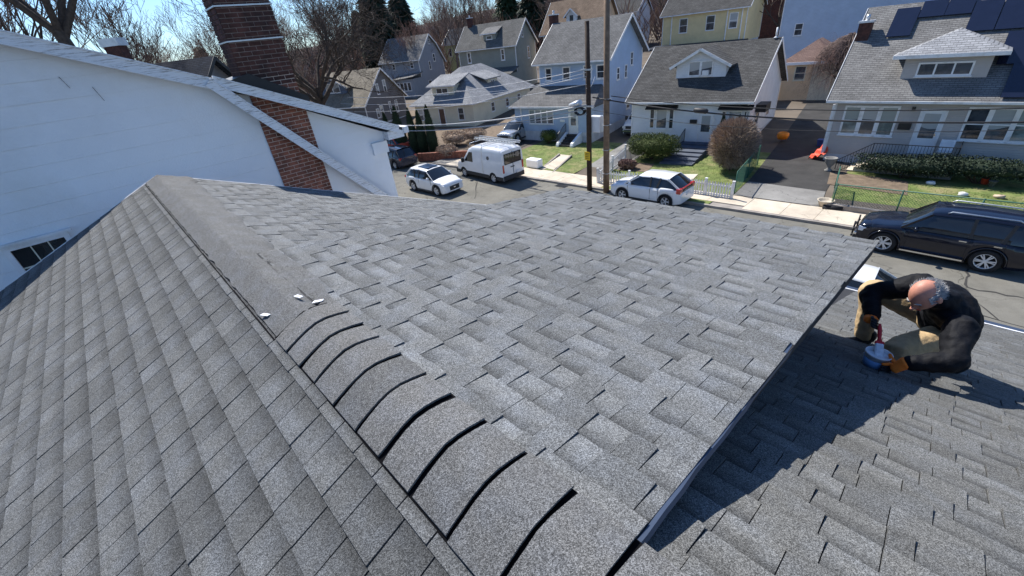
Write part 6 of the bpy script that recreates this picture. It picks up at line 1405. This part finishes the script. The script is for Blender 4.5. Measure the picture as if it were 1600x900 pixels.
for s_ in (-1, 1):
    m = MB(); m.ball((s_ * .030, .082, -.002), (.013, .011, .009), 10, 7); m.build('eye', 'boot', hd)
    m = MB(); m.ball((s_ * .080, -.006, -.016), (.010, .020, .032), 10, 8); m.ball((s_ * .084, .0, -.02), (.006, .012, .02), 8, 6); m.build('ear', 'skin', hd)
    m = MB(); m.tube([(s_ * .014, .100, .018), (s_ * .032, .098, .024), (s_ * .052, .084, .016)], [.004, .006, .003], 6); m.build('eyebrow', 'hair', hd)
m = MB(); m.tube([(-.024, .094, -.066), (0, .102, -.064), (.024, .094, -.066)], [.003, .005, .003], 6); m.build('mouth', 'tarp_red', hd)
q = random.Random(4); m = MB()
def hairy(v): x, y, z = v; return (y < (.50 if abs(x) > .45 else .30) - .2 * z) and (z < .62 + .10 * math.sin(x * 9) - (.12 if y > 0 else .0) + (.12 if y < -.5 else 0)) and z > -.55 + (.45 if y > .05 else 0) and not (abs(x) > .9 and abs(y) < .2 and z < .1 and z > -.4)
for i in range(3600):
    v = Vector((q.gauss(0, 1), q.gauss(0, 1), q.gauss(0, 1))).normalized()
    if not hairy(v): continue
    p = hr(v) * 1.005; d = (v * .35 + Vector((0, -.75, -.35)) + Vector((q.uniform(-.4, .4), q.uniform(-.4, .4), q.uniform(-.4, .4)))).normalized() * q.uniform(.016, .034); sd_ = d.orthogonal().normalized() * .0016
    m.add([p - sd_, p + sd_, p + d * .6 + v * .004, p + d + v * .001], [(0, 1, 2), (0, 2, 3)])
vs = []; K = []
for i in range(NV + 1):
    a = math.pi * i / NV
    for j in range(NU): b = 2 * math.pi * j / NU; v = (math.sin(a) * math.cos(b), math.sin(a) * math.sin(b), math.cos(a)); K.append(hairy(v)); vs.append(hr(v) * (1.035 if K[-1] else .98))
fs = [(i * NU + j, (i + 1) * NU + j, (i + 1) * NU + (j + 1) % NU, i * NU + (j + 1) % NU) for i in range(NV) for j in range(NU)]
m.add(vs, [f for f in fs if all(K[i] for i in f)], smooth=True)
m.build('hair', 'hair', hd)
# collar
skinmesh('collar', 'jacket', [Vector(J['neckb']) + Vector((.02, .02, -.02)), Vector(J['neck']) + Vector((.01, 0, -.005))], [(0, 1)], [.095, .078], man, 2)
# tub with white paste, brush
TB = Vector((-.03, 3.285, 6.71))
tb = thing('paste_tub', 'small white tub of pale roof cement held on the shingles by an orange glove', 'tub', TB); tb.rotation_euler = (R(-4), R(2), 0); tb.scale = (1.04, 1.04, 1.04)
m = MB(); m.lathe([(.058, 0), (.064, .02), (.071, .105), (.076, .106), (.076, .116), (.069, .116), (.062, .02)], 28); m.build('tub_body', 'tub_white', tb)
m = MB(); m.lathe([(.0655, .018), (.0715, .078), (.0705, .078), (.0645, .018)], 28, close=True); m.build('shade_band', 'tub_shade', tb)  # bluish shade on the white tub, painted as a colour band
m = MB(); m.tube([(.077 * math.cos(t), .077 * math.sin(t), .10 - .035 * math.sin(t * .5 - .2)) for t in [i * .3 for i in range(11)]], .0018, 5); m.build('wire_handle', 'metal_light', tb)
m = MB(); m.grid(12, 12, lambda u, v: ((u - .5) * .13 * math.sqrt(max(0, 1 - (2 * v - 1) ** 2)) , (v - .5) * .13, .092 + .006 * math.sin(u * 9 + v * 5) + .003 * math.sin(u * 31 + v * 23))); m.build('paste', 'bristle', tb)
HR_ = Vector((-.118, 3.515, 6.915))      # right grip
BR0 = TB + Vector((.005, .02, .10)); bdir = (HR_ + Vector((0.03, -.02, .02)) - BR0).normalized()
bo = thing('paint_brush', 'white-bristled brush with a red handle standing in the tub', 'brush', BR0); bo.rotation_euler = bdir.to_track_quat('Z', 'Y').to_euler()
m = MB(); m.rbox(-.024, .024, -.012, .012, -.03, .082, .006); m.build('bristles', 'bristle', bo); m = MB(); m.rbox(-.026, .026, -.014, .014, .078, .098, .004); m.build('ferrule', 'handle_red', bo)
m = MB(); m.tube([(0, 0, .095), (0, 0, .12), (0, 0, .15), (0, 0, .20), (0, 0, .235)], [.018, .011, .013, .013, .008], 10); m.build('handle', 'handle_red', bo)
# gloves: palm, cuff and five curled fingers each
def glove(wr, grip, axis, out, cuffr=.047):
    """wr wrist, grip centre of the thing held, axis = direction along the held thing, out = palm-to-knuckle side"""
    wr, grip, axis, out = Vector(wr), Vector(grip), Vector(axis).normalized(), Vector(out).normalized()
    pal = wr.lerp(grip, .55) + out * .018; fw = (grip - wr).normalized(); sd2 = axis
    verts = [wr - fw * .035, wr, pal, pal + fw * .02]; ed = [(0, 1), (1, 2), (2, 3)]; rr = [(cuffr * 1.1, cuffr * 1.05), (.042, .040), (.047, .033), (.044, .028)]
    g = skinmesh('glove', 'glove_orange', verts, ed, rr, man, 2); return pal, fw
def fingers(pal, fw, grip, axis, out, rad, mat, thumb_side=1, rt=.020):
    axis, out = Vector(axis).normalized(), Vector(out).normalized(); grip = Vector(grip)
    for k in range(4):
        o_ = axis * ((k - 1.5) * .0205); b = Vector(pal) + fw * .018 + o_; L = (1.0, 1.08, 1.03, .85)[k]; c = grip + o_
        n1 = c + (out * .9 + fw * .25).normalized() * (rt + .011) * L; n2 = c + (fw * 1.0 + out * .1).normalized() * (rt + .010) * L; n3 = c + (-out * .8 + fw * .55).normalized() * (rt + .008)
        skinmesh('finger', mat, [b, n1, n2, n3], [(0, 1), (1, 2), (2, 3)], [.0115, .0105, .0098, .0085], man, 2)
    t0 = Vector(pal) + axis * (thumb_side * .030) - fw * .012; c = grip + axis * (thumb_side * .018)
    skinmesh('thumb', mat, [t0, t0.lerp(c, .5) - out * .014 + axis * thumb_side * .008, c - out * (rt + .008) - fw * .004, c + (fw - out).normalized() * (rt + .008)], [(0, 1), (1, 2), (2, 3)], [.014, .0125, .011, .009], man, 2)
gr = HR_; ax = bdir; wr = Vector(J['wrR']); outR = Vector((-.5, .3, .6)); outR = (outR - ax * outR.dot(ax)).normalized()
pal, fw = glove(wr + Vector((-.005, -.01, -.005)), gr + Vector((0, .02, 0)), ax, outR); fingers(pal, fw, gr, ax, outR, .01, 'glove_black', -1, .016)
gl = TB + Vector((.078, -.030, .040)); wl2 = Vector(J['wrL']) + Vector((-.005, 0, -.01)); axL = Vector((-.1, .12, 1)); fwL = Vector((-1, .1, -.1)).normalized(); outL = Vector((.2, -1, .1)); outL = (outL - axL.normalized() * outL.dot(axL.normalized())).normalized()
pal, fw = glove(wl2, gl + Vector((.0, -.01, 0)), axL, outL, .05)
axn = axL.normalized()
for k in range(4):
    zz_ = axn * ((k - 1.5) * .0215); b = Vector(pal) + fw * .015 + zz_; a0 = -1.15; pts = [b]
    for t, rr2 in ((-.55, .090), (-.85, .090), (-1.15, .088)): pts.append(Vector((TB.x + math.cos(t) * rr2, TB.y + math.sin(t) * rr2, b.z - .004)))
    skinmesh('finger', 'glove_black' if k < 3 else 'glove_orange', pts, [(0, 1), (1, 2), (2, 3)], [.0125, .0115, .0105, .009], man, 2)
skinmesh('thumb', 'glove_orange', [Vector(pal) + axn * .03, TB + Vector((.07, .01, .11)), TB + Vector((.055, .045, .115))], [(0, 1), (1, 2)], [.015, .013, .010], man, 2)
